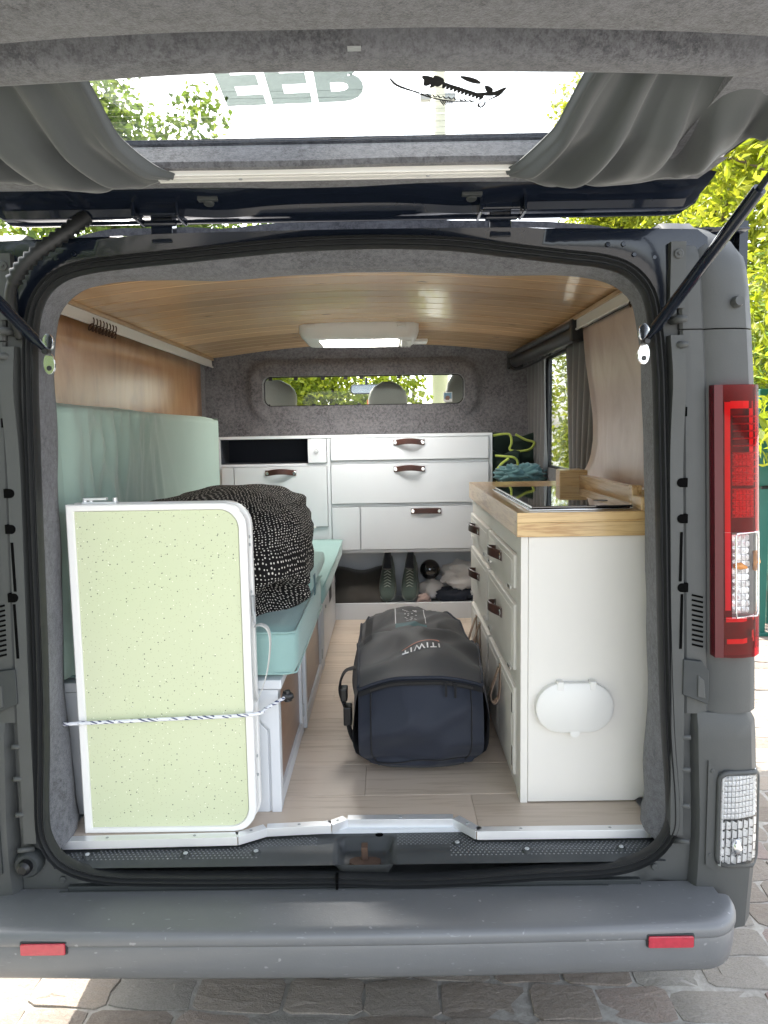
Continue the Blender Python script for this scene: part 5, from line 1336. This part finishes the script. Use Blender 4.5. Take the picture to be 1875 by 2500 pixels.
# ---- green bag and cloth beside the cupboard
gb = empty('green_bag', (.80, 2.38, 1.2), 'dark green soft bag with lime piping between the back cupboard and the window curtain', 'bag')
def gbf(x0, x1, y, z0, z1, seed): 
    mb = MB(); mb.grid(lambda u, v: (lerp(x0, x1, u)+.008*noise.noise(Vector((v*4,seed,1))), y - .05*math.sin(math.pi*u)*math.sin(math.pi*min(1,v+.1)) + .02*noise.noise(Vector((u*4,v*4,seed))), lerp(z0, z1, v)+.012*math.sin(u*7+seed)*v), 18, 14); return mb
gbf(.66, .93, 2.42, 1.10, 1.545, 1).build('back_section', M['green_bag'], gb, smooth=True, solid=.03); gbf(.66, .80, 2.34, 1.10, 1.45, 2).build('front_pocket', M['green_bag'], gb, smooth=True, solid=.02)
def lime(pts, r=.0065): MB().tube(catmull(pts, 6, False), r, 8).build('lime_piping', M['lime'], gb, smooth=True)
lime([(.665,2.37,1.54),(.72,2.36,1.548),(.755,2.36,1.542),(.762,2.355,1.50),(.752,2.35,1.465),(.80,2.345,1.455),(.86,2.35,1.465),(.885,2.37,1.50),(.84,2.37,1.515),(.785,2.365,1.545)])
lime([(.668,2.30,1.435),(.72,2.285,1.43),(.76,2.28,1.425),(.782,2.285,1.405),(.784,2.29,1.375)]); lime([(.672,2.28,1.36),(.70,2.275,1.395),(.735,2.275,1.42)], .007); lime([(.665,2.27,1.30),(.685,2.265,1.265),(.70,2.262,1.23)])
o = blob(.79, 2.22, 1.335, .115, .06, .055, 21, .55, 60, 34, fr=3.4).build('teal_jacket', M['teal_cloth'], None, smooth=True); tag(o, 'crumpled teal cloth piled in front of the green bag', 'cloth')
MB_ = MB(); MB_.box(.66, .935, 2.18, 2.60, 1.06, 1.275); o = MB_.build('storage_box', M['green_bag'], None, bevel=.02, seg=3); tag(o, 'dark box under the green bag behind the kitchen unit', 'box')
MB().box(.66, .935, 2.18, 2.60, .56, 1.058).build('side_locker', M['felt_dark'], van)
# ---- window curtains on the right
def side_curtain(y0, y1, yb0, yb1, z0, z1, seed, label, pinch=None):
    mb = MB(); rr_ = random.Random(seed); phs = rr_.random()*6
    def f(u, v):
        z = lerp(z1, z0, v); y = lerp(lerp(y0, y1, u), lerp(yb0, yb1, u), v**1.2); a = .016*(.5+.6*v)
        x = .905 + a*math.sin(u*math.pi*2*5.5+phs+.5*v) + .006*math.sin(u*31+v*3) + .012*(v-.5)
        if pinch: x += pinch*math.exp(-((v-.72)/.2)**2)
        return (x, y, z)
    mb.grid(f, 90, 30); o = mb.build('window_curtain', M['curtain_dark'], None, smooth=True, solid=.003); tag(o, label, 'curtain', 'curtains at the side window'); return o
side_curtain(2.64, 2.15, 2.54, 2.20, 1.335, 1.945, 1, 'far grey curtain at the side window hanging nearest the bulkhead')
side_curtain(1.69, 1.17, 1.66, 1.24, 1.345, 1.935, 2, 'near grey curtain at the side window hanging beside the plywood panel')
# ---- curtains on the tailgate window
def tail_curtain(inner, bottom, top, nf, seed, label):
    """inner: curve of free edge from track to lip; bottom: along the track outwards; top: along the lip outwards"""
    I = catmull([Vector((*p, 0)) for p in inner], 8, False); B = catmull([Vector((*p, 0)) for p in bottom], 8, False); T = catmull([Vector((*p, 0)) for p in top], 8, False)
    def at(C, t):
        k = t*(len(C)-1); i = min(int(k), len(C)-2); return C[i].lerp(C[i+1], k-i)
    Oa, Ob = B[-1], T[-1]; rr_ = random.Random(seed); ph = [rr_.random()*6.28 for _ in range(4)]
    mb = MB()
    def f(u, v):
        p = at(B, u)*(1-v) + at(T, u)*v + at(I, v)*(1-u) + Oa.lerp(Ob, v)*u - (B[0]*(1-u)*(1-v) + B[-1]*u*(1-v) + T[0]*(1-u)*v + T[-1]*u*v)
        uu = u + .03*math.sin(v*3+ph[0])*math.sin(math.pi*u) 
        s_ = math.sin(uu*math.pi*2*nf+ph[1]) + .45*math.sin(uu*math.pi*2*nf*1.7+ph[2]+v*2.2) + .35*math.sin(uu*math.pi*2*nf*.53+ph[3]-v*1.2)
        amp = .021*sm(0, .12, u)*(.30+.70*sm(.0,.40,v))*(.45+.55*math.sin(math.pi*min(1, v*1.1+.08)))
        fold = amp*(abs(s_)**.75*math.copysign(1, s_))
        hem = -.006*math.exp(-((u-.035)/.012)**2)
        of = sm(.62, 1, v)*sm(.52, .64, abs(p.x)); amp *= 1-.97*of; fold *= 1-.97*of
        sag = .012*of - .006*math.sin(math.pi*v)*math.sin(math.pi*min(1, u*1.0)) + .05*sm(.62, 1, v)*sm(.70, .55, abs(p.x))
        return (p.x, p.y, tz(p.y, -.008-amp*.62+sag+fold+hem+.012*sm(.05, 0, u)*v))
    mb.grid(f, 140, 36); o = mb.build('tailgate_curtain', M['curtain'], None, smooth=True, solid=.003); tag(o, label, 'curtain', 'curtains on the tailgate window')
tail_curtain([(-.318,-.168),(-.345,-.20),(-.368,-.27),(-.382,-.36),(-.390,-.50)], [(-.318,-.168),(-.36,-.135),(-.42,-.112),(-.51,-.102),(-.60,-.125),(-.67,-.18),(-.72,-.26)], [(-.390,-.50),(-.50,-.49),(-.62,-.474),(-.76,-.452)], 4.1, 3, 'grey tailgate curtain at left tied back to the window track')
tail_curtain([(.345,-.160),(.366,-.19),(.395,-.27),(.42,-.36),(.452,-.50)], [(.345,-.160),(.38,-.120),(.45,-.092),(.56,-.084),(.68,-.098),(.745,-.17),(.775,-.30)], [(.452,-.50),(.55,-.485),(.64,-.474),(.77,-.452)], 4.4, 9, 'grey tailgate curtain at right tied back to the window track')
for sx, y in ((-.316,-.168),(.343,-.158)):
    pass
# photo stuck in the bulkhead window
ph = empty('photo_print', (.445, 2.69, 1.73), 'small photo print tucked into the lower right corner of the bulkhead window', 'photo')
mb = MB(); mb.box(.425, .475, 2.6895, 2.6905, 1.735, 1.79); mb.build('paper', M['white_print'], ph); mb = MB(); mb.box(.4285, .4715, 2.6888, 2.6893, 1.752, 1.786); mb.build('picture', simple('photo_sky', (.20,.36,.50), .4), ph)
mb = blob(.448, 2.6886, 1.757, .014, .0008, .012, 3, .3, 12, 8); mb.build('picture_figure', simple('photo_figure', (.30,.17,.13), .5), ph)
# ================================================================== plants and boundary round the drive
def leaf(mb, p, n, up_, L, wd, fold=.25):
    n = n.normalized(); t = up_ - n*up_.dot(n)
    t = t.normalized() if t.length > 1e-4 else n.orthogonal().normalized()
    s_ = n.cross(t); b = len(mb.v)
    mb.v += [tuple(p-t*L*.5), tuple(p+s_*wd*.5+n*wd*fold), tuple(p+t*L*.5), tuple(p-s_*wd*.5+n*wd*fold)]
    mb.f.append((b, b+1, b+2)); mb.m.append(0); mb.f.append((b, b+2, b+3)); mb.m.append(0)
def rv(r_): 
    while True:
        v = Vector((r_.uniform(-1,1), r_.uniform(-1,1), r_.uniform(-1,1)))
        if .05 < v.length < 1: return v.normalized()
def foliage(parent, mat, clumps, per, L, wd, seed, spread=1.0, droop=0, name='foliage'):
    r_ = random.Random(seed); mb = MB()
    for (c, rad) in clumps:
        c = Vector(c); k = int(per*(rad/.5)**2)
        for _ in range(k):
            d = rv(r_); q = rad*(r_.random()**.45); p = c + Vector((d.x, d.y, d.z*.85))*q
            n = (d*.7 + rv(r_)*.9 + Vector((0,0,.4))); s_ = r_.uniform(.6, 1.25)
            leaf(mb, p, n, rv(r_)+Vector((0,0,-droop)), L*s_, wd*s_)
    o = mb.build(name, mat, parent); return o
def trunk(parent, base, top, r0, limbs, seed, name='trunk', m=None):
    r_ = random.Random(seed); mb = MB(); B, T = Vector(base), Vector(top)
    P = catmull([B, B.lerp(T,.35)+Vector((r_.uniform(-.1,.1), r_.uniform(-.1,.1), 0)), B.lerp(T,.7)+Vector((r_.uniform(-.15,.15), r_.uniform(-.15,.15), 0)), T], 5, False)
    mb.tube(P, [r0*(1-.75*i/(len(P)-1)) for i in range(len(P))], 9)
    for (c, rad) in limbs:
        a = B.lerp(T, r_.uniform(.45, .9)); c = Vector(c); mid = a.lerp(c, .5)+Vector((0,0,.15))
        mb.tube(catmull([a, mid, c], 4, False), [r0*.35, r0*.32, r0*.3, r0*.26, r0*.22, r0*.18, r0*.14, r0*.1, r0*.06], 6)
    return mb.build(name, m or M['bark'], parent, smooth=True)
def clumps_box(x0, x1, y0, y1, z0, z1, n, rmin, rmax, seed, topj=.5):
    r_ = random.Random(seed); return [((r_.uniform(x0,x1), r_.uniform(y0,y1), r_.uniform(z0, z1+r_.uniform(-topj,topj)*.5)), r_.uniform(rmin, rmax)) for _ in range(n)]
# sunlit hedge on the right, three bushes
hedges = [((2.75,3.55), (2.6,4.6), (1.5,4.6), 'tall yellow green hedge bush nearest the van rear on the right', 95, 11),
          ((2.8,3.7), (4.6,7.0), (.4,4.9), 'tall yellow green hedge bush behind the green gate seen through the side window', 120, 12),
          ((2.6,3.8), (7.2,9.8), (.5,5.9), 'tallest yellow green hedge bush at the far end of the right side', 240, 13)]
for (xa, xb), (ya, yb_), (za, zb), lab, n, sd in hedges:
    h = empty('hedge_bush', ((xa+xb)/2, (ya+yb_)/2, 0), lab, 'hedge', 'sunlit hedge along the drive')
    cl = clumps_box(xa, xb, ya, yb_, za, zb, n, .28, .5, sd)
    trunk(h, ((xa+xb)/2, (ya+yb_)/2, 0), ((xa+xb)/2, (ya+yb_)/2, zb-.5), .10, cl[:10], sd)
    foliage(h, M['leaf_sun'], cl, 400 if ya > 7 else 290, .10, .042, sd)
# bamboo by the gate
bb_ = empty('bamboo_clump', (3.2, 4.5, 0), 'bamboo clump with long drooping pale green leaves above the green gate', 'bamboo')
r_ = random.Random(31); mbc = MB(); mbl = MB()
for k in range(26):
    bx, by = 3.10+r_.uniform(-.14,.5), 4.45+r_.uniform(-.25,.4); ht = r_.uniform(2.2, 3.2); lean = Vector((r_.uniform(-.28,.2), r_.uniform(-.3,.2), 0))
    pts = [Vector((bx, by, 0))+lean*(t*t)+Vector((0,0,ht*t)) for t in (0,.25,.5,.75,1)]
    mbc.tube(catmull(pts, 3, False), .009, 6)
    for _ in range(42):
        t = r_.uniform(.55, 1.0); p = Vector((bx, by, 0))+lean*(t*t)+Vector((0,0,ht*t)); d = Vector((r_.uniform(-1,1), r_.uniform(-1,1), r_.uniform(-.9,.1))).normalized(); L = r_.uniform(.13, .26)
        c = p + d*L*.75; n = Vector((r_.uniform(-.6,.6), r_.uniform(-.6,.6), 1)); leaf(mbl, c, n, d, L, .026, .15)
mbc.build('cane', M['cane'], bb_, smooth=True); mbl.build('foliage', M['leaf_bamboo'], bb_)
# green gate and wire fence
gt = empty('metal_gate', (3.0, 3.9, 0), 'dark green metal gate with square post on the right edge', 'gate')
mb = MB(); mb.box(2.80, 2.90, 3.86, 3.96, 0, 1.83); mb.box(2.78, 2.92, 3.84, 3.98, 0, .03); mb.build('gate_post', M['gate_green'], gt, bevel=.006)
mb = MB(); mb.box(2.93, 4.0, 3.90, 3.93, .08, .14); mb.box(2.93, 4.0, 3.90, 3.93, 1.70, 1.76); mb.box(2.93, 2.98, 3.90, 3.93, .14, 1.70); mb.build('gate_frame', M['gate_green'], gt, bevel=.004)
mb = MB(); mb.box(2.98, 4.0, 3.91, 3.92, .14, 1.70); mb.build('gate_panel', M['gate_green'], gt)
mb = MB(); mb.tube([(2.86, 3.85, 1.12), (2.86, 3.80, 1.12), (2.80, 3.79, 1.12)], .012, 8); mb.build('gate_handle', M['black'], gt)
wf = empty('wire_fence', (2.7, 4.3, 0), 'galvanised wire fence between the hedge and the green gate post', 'fence')
mb = MB()
for k in range(28): mb.tube([(2.72, 4.1+k*.10, .1), (2.72, 4.1+k*.10, 1.75)], .0025, 4)
for k in range(17): mb.tube([(2.72, 4.1, .1+k*.10), (2.72, 6.9, .1+k*.10)], .0025, 4)
o = mb.build('wire_mesh', M['steel'], wf)
for k in range(2): MB().tube([(2.72, 4.08+k*2.0, 0), (2.72, 4.08+k*2.0, 1.85)], .022, 8).build('fence_post', M['steel'], wf)
# trees ahead of the van
def tree(x, y, zc, r, ht, mat, seed, lab, n=26, per=150, L=.15, wd=.09, cat='tree'):
    t = empty('leafy_tree', (x, y, 0), lab, cat, 'trees and bushes ahead of the van'); q = random.Random(seed); cl = []
    for _ in range(n):
        d = rv(q); rr_ = r*q.random()**.5; cl.append(((x+d.x*rr_, y+d.y*rr_, zc+d.z*rr_*ht), q.uniform(.38, .75)*r/1.9))
    trunk(t, (x, y, 0), (x, y, zc+r*ht*.5), .13, cl[:12], seed)
    foliage(t, mat, cl, per, L, wd, seed+5)
tree(-4.15, 10.5, 5.35, 2.05, 1.0, M['leaf_green'], 41, 'tall green tree seen at left through the tailgate window', 58, 150)
tree(-6.2, 9.0, 3.0, 1.9, 1.0, M['leaf_sun'], 42, 'broad yellow green tree seen over the left roof edge', 34, 110)
tree(-3.4, 12.8, 3.1, 1.9, .9, M['leaf_green'], 43, 'rounded green tree ahead of the van left of the gap', 34, 110)
fh = empty('front_hedge', (-1.6, 9.6, 0), 'bright hedge ahead of the van seen through the cab window', 'hedge')
cl = clumps_box(-4.2, .45, 9.2, 10.3, .3, 2.75, 120, .3, .55, 51, .3); foliage(fh, M['leaf_sun'], cl, 420, .095, .06, 52); 
mb = MB(); [mb.tube([(x, 9.75, 0), (x+.1, 9.7, 2.3)], [.05, .02], 6) for x in (-4.0,-3.2,-2.4,-1.6,-.8,0,.4)]; o = mb.build('stems', M['bark'], fh)
# lamp post seen through the tailgate glass
lpst = empty('lamp_post', (.98, 11.0, 0), 'pale yellow post with a small cross arm seen through the tailgate window', 'post')
mb = MB(); mb.tube([(.98, 11, 0), (.98, 11, 7.4)], [.15, .12], 12); mb.build('pole', M['yellow_post'], lpst, smooth=True); mb = MB(); mb.box(.70, 1.26, 10.95, 11.05, 6.74, 6.84); mb.build('cross_arm', M['steel'], lpst, bevel=.01)
# unseen hedge added on the left to block sky light from the left pillar
lh = empty('unseen_shade_hedge', (-2.5, -1.0, 0), 'unseen green hedge added along the left of the van to block sky light', 'hedge')
cl = clumps_box(-2.3, -1.75, -4.4, .1, .3, 3.0, 130, .3, .5, 61, .2); foliage(lh, M['leaf_green'], cl, 120, .12, .07, 62)
mb = MB(); [mb.tube([(-2.55, y, 0), (-2.5, y+.1, 2.2)], [.05, .02], 6) for y in (-3.2,-2.5,-1.8,-1.1,-.4)]; mb.build('stems', M['bark'], lh)
